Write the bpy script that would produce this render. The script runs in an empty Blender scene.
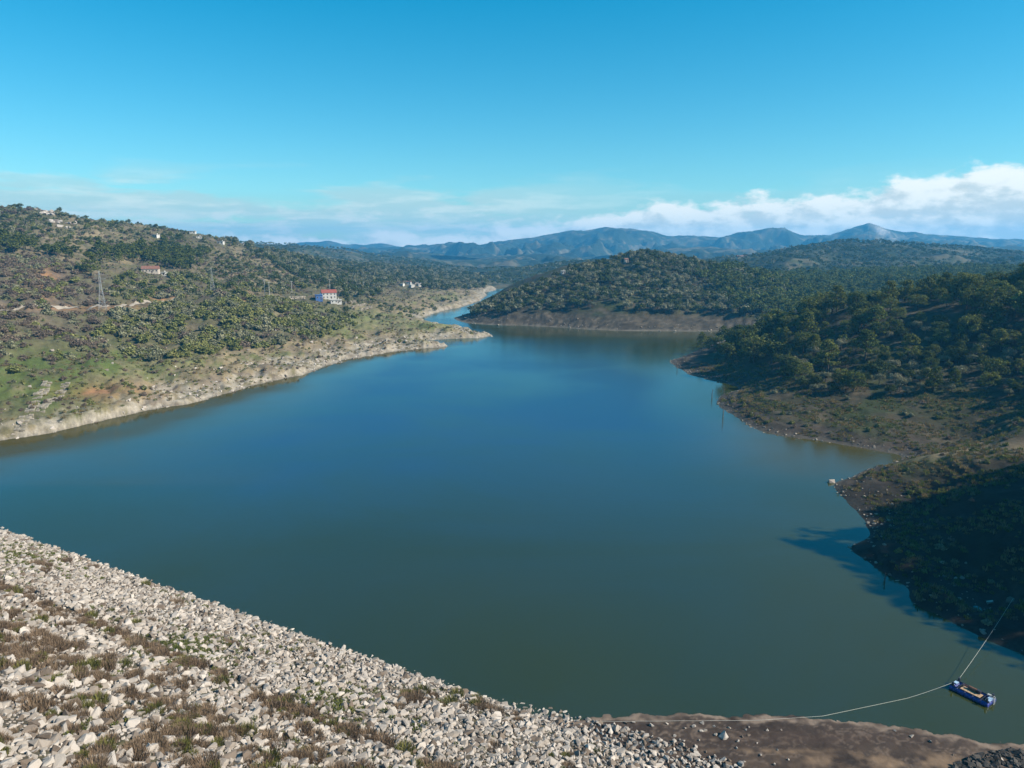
import bpy, bmesh, math, random
import numpy as np
from mathutils import Vector, Matrix

random.seed(7)
rng = np.random.default_rng(7)
scene = bpy.context.scene
COL = scene.collection
R = math.radians

# ------------------------------------------------------------------ camera
CAM_H = 80.0
FPX = 710.0
PITCH = math.atan(139.0 / FPX)
cam_data = bpy.data.cameras.new("camera")
cam = bpy.data.objects.new("camera", cam_data)
COL.objects.link(cam)
cam.location = (0, 0, CAM_H)
cam.rotation_euler = (math.pi / 2 - PITCH, 0, 0)
cam_data.sensor_width = 36.0
cam_data.lens = FPX / 1024.0 * 36.0
cam_data.clip_start = 1.0
cam_data.clip_end = 60000.0
scene.camera = cam

# ------------------------------------------------------------------ sun, exposure
SUN_AZ, SUN_EL = R(104), R(34.5)
sun_dir = Vector((math.cos(SUN_EL) * math.sin(SUN_AZ), math.cos(SUN_EL) * math.cos(SUN_AZ), math.sin(SUN_EL)))
sd = bpy.data.lights.new("sun", 'SUN')
sd.energy = 5.0
sd.angle = R(0.55)
sd.color = (1.0, 0.905, 0.76)
sun = bpy.data.objects.new("sun", sd)
COL.objects.link(sun)
sun.rotation_euler = (-sun_dir).to_track_quat('-Z', 'Y').to_euler()
sun.location = (300, 0, 400)
vs = scene.view_settings
vs.view_transform = 'Standard'
vs.look = 'None'
vs.gamma = 1.0
vs.exposure = 1.0
vs.use_curve_mapping = False
scene.render.engine = 'CYCLES'
scene.cycles.max_bounces = 5
scene.cycles.diffuse_bounces = 2
scene.cycles.glossy_bounces = 2
scene.cycles.transmission_bounces = 2
scene.cycles.transparent_max_bounces = 4
scene.cycles.volume_bounces = 0
scene.cycles.use_denoising = True


# ------------------------------------------------------------------ node helper
class NT:
    def __init__(self, tree):
        self.t = tree
        self.n = tree.nodes
        self.l = tree.links

    def node(self, kind, **kw):
        n = self.n.new(kind)
        for k, v in kw.items():
            setattr(n, k, v)
        return n

    def set(self, sock, v):
        if hasattr(v, 'is_output') or isinstance(v, bpy.types.NodeSocket):
            self.l.new(v, sock)
        else:
            sock.default_value = v

    def math(self, op, a, b=0.0, c=0.0, clamp=False):
        n = self.node('ShaderNodeMath', operation=op, use_clamp=clamp)
        self.set(n.inputs[0], a)
        self.set(n.inputs[1], b)
        self.set(n.inputs[2], c)
        return n.outputs[0]

    def smooth(self, v, a, b):
        n = self.node('ShaderNodeMapRange', interpolation_type='SMOOTHSTEP')
        self.set(n.inputs['Value'], v)
        n.inputs['From Min'].default_value = a
        n.inputs['From Max'].default_value = b
        return n.outputs[0]

    def noise(self, vec, scale, detail=4.0, rough=0.55, dist=0.0):
        n = self.node('ShaderNodeTexNoise')
        if vec is not None:
            self.l.new(vec, n.inputs['Vector'])
        n.inputs['Scale'].default_value = scale
        n.inputs['Detail'].default_value = detail
        n.inputs['Roughness'].default_value = rough
        n.inputs['Distortion'].default_value = dist
        return n.outputs[0]

    def mix(self, f, a, b, blend='MIX'):
        n = self.node('ShaderNodeMix', data_type='RGBA', blend_type=blend)
        self.set(n.inputs[0], f)
        self.set(n.inputs[6], a)
        self.set(n.inputs[7], b)
        return n.outputs[2]

    def vec(self, x, y, z):
        n = self.node('ShaderNodeCombineXYZ')
        self.set(n.inputs[0], x)
        self.set(n.inputs[1], y)
        self.set(n.inputs[2], z)
        return n.outputs[0]


AL = 0.66      # albedo scale that goes with the exposure


def c4(c):
    return (c[0] * AL, c[1] * AL, c[2] * AL, 1.0)


# ------------------------------------------------------------------ world: Nishita sky with a low cloud belt
world = bpy.data.worlds.new("World")
scene.world = world
world.use_nodes = True
wt = NT(world.node_tree)
wt.n.clear()
w_out = wt.node('ShaderNodeOutputWorld')
w_bg = wt.node('ShaderNodeBackground')
w_bg.inputs['Strength'].default_value = 0.071
sky = wt.node('ShaderNodeTexSky', sky_type='NISHITA')
sky.sun_disc = False
sky.sun_elevation = SUN_EL
sky.sun_rotation = SUN_AZ
sky.altitude = 300.0
sky.air_density = 1.0
sky.dust_density = 0.3
sky.ozone_density = 2.2
hs = wt.node('ShaderNodeHueSaturation')
hs.inputs['Hue'].default_value = 0.482
hs.inputs['Saturation'].default_value = 1.55
hs.inputs['Value'].default_value = 1.0
wt.l.new(sky.outputs[0], hs.inputs['Color'])
gm = wt.node('ShaderNodeGamma')
gm.inputs['Gamma'].default_value = 0.84
wt.l.new(wt.mix(1.0, hs.outputs[0], (0.88, 1.13, 1.12, 1), 'MULTIPLY'), gm.inputs['Color'])
tint = wt.mix(1.0, gm.outputs[0], (0.90, 1.16, 1.24, 1), 'MULTIPLY')
tc = wt.node('ShaderNodeTexCoord')
sep = wt.node('ShaderNodeSeparateXYZ')
wt.l.new(tc.outputs['Generated'], sep.inputs[0])
elev = wt.math('MULTIPLY', wt.math('ARCSINE', sep.outputs[2]), 57.2958)
azim = wt.math('MULTIPLY', wt.math('ARCTAN2', sep.outputs[0], sep.outputs[1]), 57.2958)
# cumulus bank: its upper edge climbs from 2 to 6 degrees
ramp = wt.node('ShaderNodeFloatCurve')
cm = ramp.mapping
cv = cm.curves[0]
top_pts = [(-180, 3.0), (-120, 4.0), (-60, 2.0), (-36, 0.6), (-10, 0.9), (3, 1.9), (7, 2.5), (11, 3.1), (18, 3.5), (24, 3.8), (29, 4.4), (33, 5.1), (36, 4.8), (44, 4.4), (60, 5.0), (110, 3.0), (180, 3.0)]
cv.points[0].location = ((top_pts[0][0] + 180) / 360, top_pts[0][1] / 10)
cv.points[1].location = ((top_pts[-1][0] + 180) / 360, top_pts[-1][1] / 10)
for a, t in top_pts[1:-1]:
    cv.points.new((a + 180) / 360, t / 10)
cm.update()
wt.set(ramp.inputs['Value'], wt.math('DIVIDE', wt.math('ADD', azim, 180.0), 360.0))
topel = wt.math('MULTIPLY', ramp.outputs[0], 10.0)
cvec = wt.vec(wt.math('MULTIPLY', azim, 0.30), wt.math('MULTIPLY', elev, 0.62), 3.7)
n1 = wt.noise(cvec, 1.0, 6.0, 0.56)
n1b = wt.noise(cvec, 3.1, 4.0, 0.55)
below = wt.math('SUBTRACT', topel, elev)
bil = wt.math('ADD', wt.math('MULTIPLY', wt.math('SUBTRACT', n1, 0.5), 3.8), wt.math('MULTIPLY', wt.math('SUBTRACT', n1b, 0.5), 1.3))
dens_c = wt.smooth(wt.math('ADD', below, bil), -0.15, 0.75)
# light from the side of the sun: compare the noise with a shifted copy
cvec2 = wt.vec(wt.math('MULTIPLY', wt.math('ADD', azim, 0.7), 0.30), wt.math('MULTIPLY', wt.math('ADD', elev, 0.5), 0.62), 3.7)
n2 = wt.noise(cvec2, 1.0, 6.0, 0.56)
relief = wt.math('SUBTRACT', n1, n2)
lit = wt.math('ADD', wt.math('ADD', 0.74, wt.math('MULTIPLY', relief, 2.6)), wt.math('MULTIPLY', wt.smooth(below, 2.9, 0.2), 0.34), clamp=False)
lit = wt.math('MINIMUM', wt.math('MAXIMUM', lit, 0.45), 1.12)
cum_col = wt.mix(wt.smooth(lit, 0.5, 1.1), (5.0, 5.6, 5.5, 1), (8.0, 8.1, 7.5, 1))
# thin stratus streaks near the horizon
svec = wt.vec(wt.math('MULTIPLY', azim, 0.085), wt.math('MULTIPLY', elev, 0.62), 9.1)
s1 = wt.noise(svec, 1.0, 5.0, 0.55, 0.4)
band = wt.math('MULTIPLY', wt.smooth(elev, 6.6, 2.6), 1.0)
leftw = wt.smooth(azim, 16.0, -6.0)
wide = wt.math('ADD', 0.25, wt.math('MULTIPLY', leftw, 0.75))
dens_s = wt.math('MULTIPLY', wt.math('MULTIPLY', wt.smooth(wt.math('ADD', s1, wt.math('MULTIPLY', band, 0.24)), 0.57, 0.71), band), wide)
dens_s = wt.math('MULTIPLY', dens_s, 0.82)
s2 = wt.noise(svec, 2.6, 4.0, 0.6)
str_col = wt.mix(wt.smooth(s2, 0.42, 0.68), (4.1, 5.6, 5.4, 1), (6.0, 6.8, 6.3, 1))
pvec = wt.vec(wt.math('MULTIPLY', azim, 0.33), wt.math('MULTIPLY', elev, 0.95), 5.5)
p1 = wt.noise(pvec, 1.0, 6.0, 0.58)
dens_p = wt.math('MULTIPLY', wt.math('MULTIPLY', wt.smooth(p1, 0.50, 0.64), wt.smooth(elev, 3.6, 1.8)), 0.75)
w0 = wt.mix(dens_s, tint, str_col)
w1 = wt.mix(dens_p, w0, (6.4, 7.0, 6.6, 1))
w2 = wt.mix(wt.math('MULTIPLY', dens_c, 0.96), w1, cum_col)
wt.l.new(w2, w_bg.inputs['Color'])
wt.l.new(w_bg.outputs[0], w_out.inputs['Surface'])


# ------------------------------------------------------------------ rays and projection (to place things at their real spots)
CP, SP = math.cos(PITCH), math.sin(PITCH)


def ray(u, v):
    x = (u - 512) / FPX
    y = (384 - v) / FPX
    return np.array([x, CP + y * SP, -SP + y * CP])


def S(u, v, z=0.0):
    d = ray(u, v)
    return np.array([0, 0, CAM_H]) + d * ((CAM_H - z) / -d[2])


def P(u, v, D):
    d = ray(u, v)
    return np.array([0, 0, CAM_H]) + d * (D / d[1])


def proj(x, y, z):
    zz = z - CAM_H
    dep = y * CP - zz * SP
    up = y * SP + zz * CP
    return 512 + FPX * x / dep, 384 - FPX * up / dep, dep


def inpoly(u, v, poly):
    u = np.asarray(u)
    v = np.asarray(v)
    r = np.zeros(u.shape, bool)
    n = len(poly)
    for i in range(n):
        x1, y1 = poly[i]
        x2, y2 = poly[(i + 1) % n]
        c = ((y1 > v) != (y2 > v)) & (u < (x2 - x1) * (v - y1) / (y2 - y1 + 1e-9) + x1)
        r ^= c
    return r


# ------------------------------------------------------------------ numpy noise
_perm = np.random.default_rng(11).permutation(512)
_perm = np.concatenate([_perm, _perm, _perm])
_gr = np.random.default_rng(12).uniform(0, 2 * np.pi, 512)
_gx, _gy = np.cos(_gr), np.sin(_gr)


def perlin(x, y):
    xi = np.floor(x).astype(int)
    yi = np.floor(y).astype(int)
    xf = x - xi
    yf = y - yi
    xi &= 511
    yi &= 511
    u = xf * xf * xf * (xf * (xf * 6 - 15) + 10)
    v = yf * yf * yf * (yf * (yf * 6 - 15) + 10)

    def g(ix, iy, dx, dy):
        h = _perm[_perm[ix & 511] + (iy & 511)]
        return _gx[h] * dx + _gy[h] * dy
    a = g(xi, yi, xf, yf)
    b = g(xi + 1, yi, xf - 1, yf)
    c = g(xi, yi + 1, xf, yf - 1)
    d = g(xi + 1, yi + 1, xf - 1, yf - 1)
    return (a + u * (b - a)) * (1 - v) + (c + u * (d - c)) * v


def fbm(x, y, wl, octv=4, gain=0.5, off=0.0):
    s = 0
    a = 1.0
    f = 1.0 / wl
    for i in range(octv):
        s = s + a * perlin(x * f + off + 17.3 * i, y * f - off + 5.1 * i)
        a *= gain
        f *= 2.03
    return s * 1.5


def ridged(x, y, wl, octv=4, off=0.0):
    s = 0
    a = 1.0
    f = 1.0 / wl
    for i in range(octv):
        s = s + a * (1 - np.abs(perlin(x * f + off + 9.3 * i, y * f + off + 3.7 * i)) * 2.2)
        a *= 0.5
        f *= 2.1
    return s


def sstep(a, b, x):
    t = np.clip((x - a) / (b - a), 0, 1)
    return t * t * (3 - 2 * t)


class TPS:
    def __init__(self, pts, lam=1.0):
        p = np.array(pts, float)
        self.xy = p[:, :2] / 100.0
        n = len(p)
        K = self.kern(np.linalg.norm(self.xy[:, None] - self.xy[None], axis=2)) + lam * 1e-3 * np.eye(n)
        Pm = np.hstack([np.ones((n, 1)), self.xy])
        A = np.zeros((n + 3, n + 3))
        A[:n, :n] = K
        A[:n, n:] = Pm
        A[n:, :n] = Pm.T
        b = np.concatenate([p[:, 2], [0, 0, 0]])
        self.w = np.linalg.solve(A, b)

    @staticmethod
    def kern(r):
        return r * r * np.log(np.maximum(r, 1e-9))

    def __call__(self, x, y):
        x = np.asarray(x, float)
        sh = x.shape
        q = np.stack([x.ravel(), np.asarray(y, float).ravel()], 1) / 100.0
        out = np.empty(len(q))
        for i in range(0, len(q), 20000):
            qq = q[i:i + 20000]
            r2 = (qq[:, 0:1] - self.xy[None, :, 0]) ** 2 + (qq[:, 1:2] - self.xy[None, :, 1]) ** 2
            r2 = np.maximum(r2, 1e-18)
            out[i:i + 20000] = (0.5 * r2 * np.log(r2)) @ self.w[:-3] + self.w[-3] + qq @ self.w[-2:]
        return out.reshape(sh)


# ------------------------------------------------------------------ object helpers
def tag(o, label=None, cat=None, group=None, kind=None):
    if label:
        o['label'] = label
    if cat:
        o['category'] = cat
    if group:
        o['group'] = group
    if kind:
        o['kind'] = kind
    return o


def link(name, data, parent=None, loc=None, rot=None, scl=None):
    o = bpy.data.objects.new(name, data)
    COL.objects.link(o)
    if parent is not None:
        o.parent = parent
    if loc is not None:
        o.location = loc
    if rot is not None:
        o.rotation_euler = rot
    if scl is not None:
        o.scale = scl
    return o


def mesh_np(name, verts, faces, mats, smooth=False, midx=None, colors=None):
    m = bpy.data.meshes.new(name)
    verts = np.asarray(verts, np.float32)
    if isinstance(faces, np.ndarray):
        k = faces.shape[1]
        m.vertices.add(len(verts))
        m.vertices.foreach_set('co', verts.ravel())
        m.loops.add(faces.size)
        m.loops.foreach_set('vertex_index', faces.astype(np.int32).ravel())
        m.polygons.add(len(faces))
        m.polygons.foreach_set('loop_start', np.arange(len(faces), dtype=np.int32) * k)
        if midx is not None:
            m.polygons.foreach_set('material_index', np.asarray(midx, np.int32))
        m.update(calc_edges=True)
    else:
        m.from_pydata([tuple(v) for v in verts], [], faces)
        if midx is not None:
            m.polygons.foreach_set('material_index', np.asarray(midx, np.int32))
    for mt in (mats if isinstance(mats, (list, tuple)) else [mats]):
        m.materials.append(mt)
    m.polygons.foreach_set('use_smooth', np.full(len(m.polygons), bool(smooth)))
    if colors is not None:
        at = m.color_attributes.new('ground', 'FLOAT_COLOR', 'POINT')
        cc = np.ones((len(verts), 4), np.float32)
        cc[:, :3] = np.asarray(colors) * (1.0 if name == 'lake' else AL)
        at.data.foreach_set('color', cc.ravel())
    m.update()
    return m


class MB:
    """collects boxes, bars and tubes, then builds one mesh"""

    def __init__(self):
        self.v = []
        self.f = []

    def box(self, c, s, rz=0.0):
        x, y, z = c
        b = len(self.v)
        ca, sa = math.cos(rz), math.sin(rz)
        for dz in (-.5, .5):
            for dx, dy in ((-.5, -.5), (.5, -.5), (.5, .5), (-.5, .5)):
                px, py = dx * s[0], dy * s[1]
                self.v.append((x + px * ca - py * sa, y + px * sa + py * ca, z + dz * s[2]))
        for q in ((3, 2, 1, 0), (4, 5, 6, 7), (0, 1, 5, 4), (1, 2, 6, 5), (2, 3, 7, 6), (3, 0, 4, 7)):
            self.f.append(tuple(b + i for i in q))
        return self

    def tube(self, pts, radii, n=6, cap=True):
        pts = [Vector(p) for p in pts]
        if not hasattr(radii, '__len__'):
            radii = [radii] * len(pts)
        base = len(self.v)
        for i, p in enumerate(pts):
            d = (pts[min(i + 1, len(pts) - 1)] - pts[max(i - 1, 0)]).normalized()
            a = d.orthogonal().normalized() if i == 0 else (a - d * a.dot(d)).normalized()
            b = d.cross(a)
            for k in range(n):
                t = 2 * math.pi * k / n
                self.v.append(tuple(p + (a * math.cos(t) + b * math.sin(t)) * radii[i]))
        for i in range(len(pts) - 1):
            for k in range(n):
                k2 = (k + 1) % n
                self.f.append((base + i * n + k, base + i * n + k2, base + (i + 1) * n + k2, base + (i + 1) * n + k))
        if cap:
            self.f.append(tuple(base + k for k in range(n))[::-1])
            e = base + (len(pts) - 1) * n
            self.f.append(tuple(e + k for k in range(n)))
        return self

    def poly(self, pts, f):
        b = len(self.v)
        self.v += [tuple(p) for p in pts]
        self.f += [tuple(b + i for i in q) for q in f]
        return self

    def mesh(self, name, mat, smooth=False):
        return mesh_np(name, self.v, self.f, mat, smooth)

    def build(self, name, mat, parent=None, smooth=False, **kw):
        return link(name, self.mesh(name, mat, smooth), parent, **kw)


# ------------------------------------------------------------------ materials
def new_mat(name):
    m = bpy.data.materials.new(name)
    m.use_nodes = True
    t = NT(m.node_tree)
    b = m.node_tree.nodes.get('Principled BSDF')
    return m, t, b


def simple_mat(name, col, rough=0.8, var=0.15, scale=1.0, metal=0.0, bump=0.0):
    m, t, b = new_mat(name)
    tcn = t.node('ShaderNodeTexCoord')
    n = t.noise(tcn.outputs['Object'], scale, 5, 0.6)
    lo = tuple(max(0, c * (1 - var)) for c in col)
    hi = tuple(min(1, c * (1 + var)) for c in col)
    t.l.new(t.mix(t.smooth(n, 0.3, 0.7), c4(lo), c4(hi)), b.inputs['Base Color'])
    b.inputs['Roughness'].default_value = rough
    b.inputs['Metallic'].default_value = metal
    if bump:
        bn = t.node('ShaderNodeBump')
        bn.inputs['Distance'].default_value = bump
        t.l.new(n, bn.inputs['Height'])
        t.l.new(bn.outputs[0], b.inputs['Normal'])
    return m


def land_mat(name, s_big=0.25, s_small=1.3, contrast=0.5, bump=0.5):
    """ground colour per vertex (soil, grass, rock), broken up by fine noise"""
    m, t, b = new_mat(name)
    at = t.node('ShaderNodeAttribute', attribute_name='ground')
    geo = t.node('ShaderNodeNewGeometry')
    a = t.noise(geo.outputs['Position'], s_big, 6, 0.65)
    c = t.noise(geo.outputs['Position'], s_small, 4, 0.6)
    k = t.math('ADD', t.math('MULTIPLY', t.math('SUBTRACT', a, 0.5), contrast * 2.4), t.math('MULTIPLY', t.math('SUBTRACT', c, 0.5), contrast * 1.6))
    k = t.math('MAXIMUM', t.math('ADD', k, 1.0), 0.25)
    kv = t.vec(k, k, k)
    t.l.new(t.mix(1.0, at.outputs['Color'], kv, 'MULTIPLY'), b.inputs['Base Color'])
    b.inputs['Roughness'].default_value = 0.95
    b.inputs['Specular IOR Level'].default_value = 0.15
    bn = t.node('ShaderNodeBump')
    bn.inputs['Distance'].default_value = bump
    bn.inputs['Strength'].default_value = 0.8
    t.l.new(t.math('ADD', a, t.math('MULTIPLY', c, 0.5)), bn.inputs['Height'])
    t.l.new(bn.outputs[0], b.inputs['Normal'])
    return m


def leaf_mat(name, a, c, rnd=0.35, trans=0.18):
    """foliage: two tones, a shift per plant and per leaf clump, a little light passing through"""
    m = bpy.data.materials.new(name)
    m.use_nodes = True
    t = NT(m.node_tree)
    t.n.clear()
    out = t.node('ShaderNodeOutputMaterial')
    oi = t.node('ShaderNodeObjectInfo')
    geo = t.node('ShaderNodeNewGeometry')
    f = t.math('ADD', t.math('MULTIPLY', oi.outputs['Random'], 0.65), t.math('MULTIPLY', geo.outputs['Random Per Island'], 0.35))
    col = t.mix(f, c4(a), c4(c))
    k = t.math('ADD', 1 - rnd, t.math('MULTIPLY', geo.outputs['Random Per Island'], 2 * rnd))
    col = t.mix(1.0, col, t.vec(k, k, k), 'MULTIPLY')
    d = t.node('ShaderNodeBsdfDiffuse')
    t.l.new(col, d.inputs['Color'])
    tr = t.node('ShaderNodeBsdfTranslucent')
    t.l.new(col, tr.inputs['Color'])
    mx = t.node('ShaderNodeMixShader')
    mx.inputs[0].default_value = trans
    t.l.new(d.outputs[0], mx.inputs[1])
    t.l.new(tr.outputs[0], mx.inputs[2])
    t.l.new(mx.outputs[0], out.inputs['Surface'])
    return m


def rock_mat(name, a, c, dark):
    m, t, b = new_mat(name)
    oi = t.node('ShaderNodeObjectInfo')
    tcn = t.node('ShaderNodeTexCoord')
    n = t.noise(tcn.outputs['Object'], 1.7, 6, 0.65)
    f = t.math('ADD', t.math('MULTIPLY', oi.outputs['Random'], 0.8), t.math('MULTIPLY', n, 0.4), clamp=True)
    col = t.mix(f, c4(a), c4(c))
    w = t.math('FRACT', t.math('MULTIPLY', oi.outputs['Random'], 57.31))
    col = t.mix(t.smooth(w, 0.62, 1.0), col, c4(dark))
    st = t.smooth(t.noise(tcn.outputs['Object'], 3.6, 5, 0.7), 0.52, 0.75)
    col = t.mix(t.math('MULTIPLY', st, 0.45), col, c4(dark))
    t.l.new(col, b.inputs['Base Color'])
    b.inputs['Roughness'].default_value = 0.9
    b.inputs['Specular IOR Level'].default_value = 0.2
    bn = t.node('ShaderNodeBump')
    bn.inputs['Distance'].default_value = 0.12
    t.l.new(n, bn.inputs['Height'])
    t.l.new(bn.outputs[0], b.inputs['Normal'])
    return m


M = {}
M['land'] = land_mat('land_ground')
M['land_far'] = land_mat('land_far_slopes', 0.012, 0.05, 0.45, 6.0)
M['bark'] = simple_mat('bark', (0.10, 0.075, 0.055), 0.95, 0.3, 4)
M['deadwood'] = simple_mat('dead_wood', (0.13, 0.11, 0.095), 0.9, 0.3, 4)
M['pine'] = leaf_mat('pine_needles', (0.080, 0.112, 0.029), (0.21, 0.225, 0.06), 0.35, 0.28)
M['pine_l'] = leaf_mat('pine_needles_light', (0.11, 0.15, 0.04), (0.20, 0.23, 0.065))
M['olive'] = leaf_mat('olive_leaves', (0.19, 0.20, 0.115), (0.34, 0.325, 0.21))
M['oak'] = leaf_mat('oak_leaves', (0.06, 0.085, 0.027), (0.13, 0.15, 0.05))
M['bush'] = leaf_mat('bush_leaves', (0.155, 0.18, 0.055), (0.30, 0.295, 0.115))
M['brown'] = leaf_mat('bare_brown_twigs', (0.155, 0.12, 0.095), (0.28, 0.22, 0.165))
M['dry'] = leaf_mat('dry_brush', (0.20, 0.14, 0.095), (0.34, 0.25, 0.17), 0.3)
M['drygreen'] = leaf_mat('green_brush', (0.12, 0.125, 0.035), (0.22, 0.21, 0.07), 0.3)
M['grass'] = leaf_mat('grass_blades', (0.10, 0.14, 0.03), (0.22, 0.22, 0.07), 0.3)
M['straw'] = leaf_mat('straw_blades', (0.22, 0.165, 0.075), (0.36, 0.28, 0.14), 0.3)
M['rock'] = rock_mat('limestone', (0.29, 0.25, 0.215), (0.58, 0.52, 0.465), (0.17, 0.13, 0.10))
M['rock_brown'] = rock_mat('shore_stone', (0.20, 0.165, 0.13), (0.42, 0.37, 0.31), (0.12, 0.10, 0.085))
M['rock_dark'] = rock_mat('wet_dark_stone', (0.035, 0.032, 0.03), (0.10, 0.09, 0.08), (0.03, 0.03, 0.028))
M['white'] = simple_mat('white_plaster', (0.66, 0.64, 0.60), 0.9, 0.06, 0.8)
M['cream'] = simple_mat('cream_plaster', (0.58, 0.50, 0.42), 0.9, 0.1, 0.8)
M['tile'] = simple_mat('red_roof_tile', (0.33, 0.085, 0.06), 0.85, 0.25, 1.2)
M['brownroof'] = simple_mat('brown_roof_tile', (0.26, 0.12, 0.085), 0.85, 0.25, 1.2)
M['glass'] = simple_mat('dark_window_glass', (0.03, 0.035, 0.045), 0.15, 0.1, 1)
M['blueshed'] = simple_mat('blue_sheeting', (0.07, 0.16, 0.42), 0.5, 0.15, 1)
M['door'] = simple_mat('dark_door_wood', (0.10, 0.06, 0.04), 0.7, 0.2, 2)
M['stonewall'] = simple_mat('pale_stone_wall', (0.40, 0.34, 0.27), 0.95, 0.3, 0.6, bump=0.2)
M['rampstone'] = simple_mat('weathered_ramp_stone', (0.30, 0.26, 0.20), 0.95, 0.35, 0.5, bump=0.2)
M['steel'] = simple_mat('galvanised_steel', (0.45, 0.46, 0.46), 0.6, 0.08, 1, metal=0.1)
M['concrete'] = simple_mat('concrete', (0.52, 0.50, 0.46), 0.9, 0.12, 0.7)
M['blueplastic'] = simple_mat('blue_plastic', (0.035, 0.055, 0.30), 0.5, 0.45, 2.5)
M['darksteel'] = simple_mat('dark_steel', (0.03, 0.03, 0.045), 0.5, 0.2, 2)
M['deck'] = simple_mat('tan_deck_board', (0.50, 0.33, 0.19), 0.8, 0.2, 2)
M['rust'] = simple_mat('rusty_pump', (0.22, 0.09, 0.045), 0.7, 0.35, 3)
M['rope'] = simple_mat('pale_rope', (0.62, 0.60, 0.54), 0.8, 0.1, 3)
M['lightblue'] = simple_mat('pale_blue_paint', (0.38, 0.55, 0.75), 0.6, 0.1, 2)
M['track'] = simple_mat('pale_gravel_track', (0.36, 0.31, 0.25), 0.95, 0.15, 0.4)

# water: turbid green body, sky reflections, wind patches of different ripple
m, t, b = new_mat('lake_water')
geo = t.node('ShaderNodeNewGeometry')
sp = t.node('ShaderNodeSeparateXYZ')
t.l.new(geo.outputs['Position'], sp.inputs[0])
pw = t.vec(t.math('MULTIPLY', sp.outputs[0], 0.0045), t.math('MULTIPLY', sp.outputs[1], 0.0075), 0.0)
ruf = t.node('ShaderNodeAttribute', attribute_name='ground')
rsep = t.node('ShaderNodeSeparateColor')
t.l.new(ruf.outputs['Color'], rsep.inputs[0])
calm = t.math('MULTIPLY', rsep.outputs[0], t.math('ADD', -0.25, t.math('MULTIPLY', t.noise(pw, 1.8, 6.0, 0.62, 0.8), 2.5)), clamp=True)
turb = t.smooth(t.noise(geo.outputs['Position'], 0.006, 3, 0.5), 0.3, 0.7)
t.l.new(t.mix(rsep.outputs[1], t.mix(turb, (0.019, 0.0275, 0.0015, 1), (0.024, 0.032, 0.003, 1)), (0.048, 0.041, 0.011, 1)), b.inputs['Base Color'])
t.l.new(t.math('SUBTRACT', t.math('ADD', 1.31, t.math('MULTIPLY', calm, 2.7)), t.math('MULTIPLY', rsep.outputs[1], 0.25)), b.inputs['IOR'])
b.inputs['Specular Tint'].default_value = (0.17, 0.64, 1.0, 1)
t.l.new(t.math('ADD', 0.05, t.math('MULTIPLY', calm, 0.06)), b.inputs['Roughness'])
rv = t.vec(t.math('MULTIPLY', sp.outputs[0], 1.0), t.math('MULTIPLY', sp.outputs[1], 1.5), 0.0)
wv = t.noise(rv, 0.55, 5.0, 0.62)
bn = t.node('ShaderNodeBump')
bn.inputs['Strength'].default_value = 1.0
t.l.new(t.math('ADD', 0.03, t.math('MULTIPLY', calm, 0.05)), bn.inputs['Distance'])
t.l.new(wv, bn.inputs['Height'])
t.l.new(bn.outputs[0], b.inputs['Normal'])
M['water'] = m

# mud: dark wet silt with pale dried strand lines that follow the contour
m, t, b = new_mat('lake_mud')
geo = t.node('ShaderNodeNewGeometry')
at = t.node('ShaderNodeAttribute', attribute_name='ground')
n = t.noise(geo.outputs['Position'], 0.5, 6, 0.65)
n3 = t.noise(geo.outputs['Position'], 3.0, 4, 0.6)
k = t.math('ADD', 0.62, t.math('ADD', t.math('MULTIPLY', n, 0.5), t.math('MULTIPLY', n3, 0.26)))
t.l.new(t.mix(1.0, at.outputs['Color'], t.vec(k, k, k), 'MULTIPLY'), b.inputs['Base Color'])
b.inputs['Roughness'].default_value = 0.85
b.inputs['Specular IOR Level'].default_value = 0.1
bn = t.node('ShaderNodeBump')
bn.inputs['Distance'].default_value = 0.12
t.l.new(t.math('ADD', n, t.math('MULTIPLY', n3, 0.5)), bn.inputs['Height'])
t.l.new(bn.outputs[0], b.inputs['Normal'])
M['mud'] = m

# ------------------------------------------------------------------ terrain heights
def shore_pts(px, side, off=14.0, depth=-5.0):
    """waterline points at z = 0 and, some metres out, points under water"""
    w = np.array([S(u, v) for u, v in px])
    pts = [tuple(q) for q in w]
    for i in range(len(w)):
        a = w[max(i - 1, 0)]
        c = w[min(i + 1, len(w) - 1)]
        d = (c - a)[:2]
        d /= np.linalg.norm(d) + 1e-9
        n = np.array([-d[1], d[0]]) * side
        o = off * (0.6 + w[i][1] / 500.0)
        q = w[i][:2] + n * o
        if np.min(np.linalg.norm(w[:, :2] - q, axis=1)) > 0.7 * o:
            pts.append((q[0], q[1], depth))
    return pts


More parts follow.
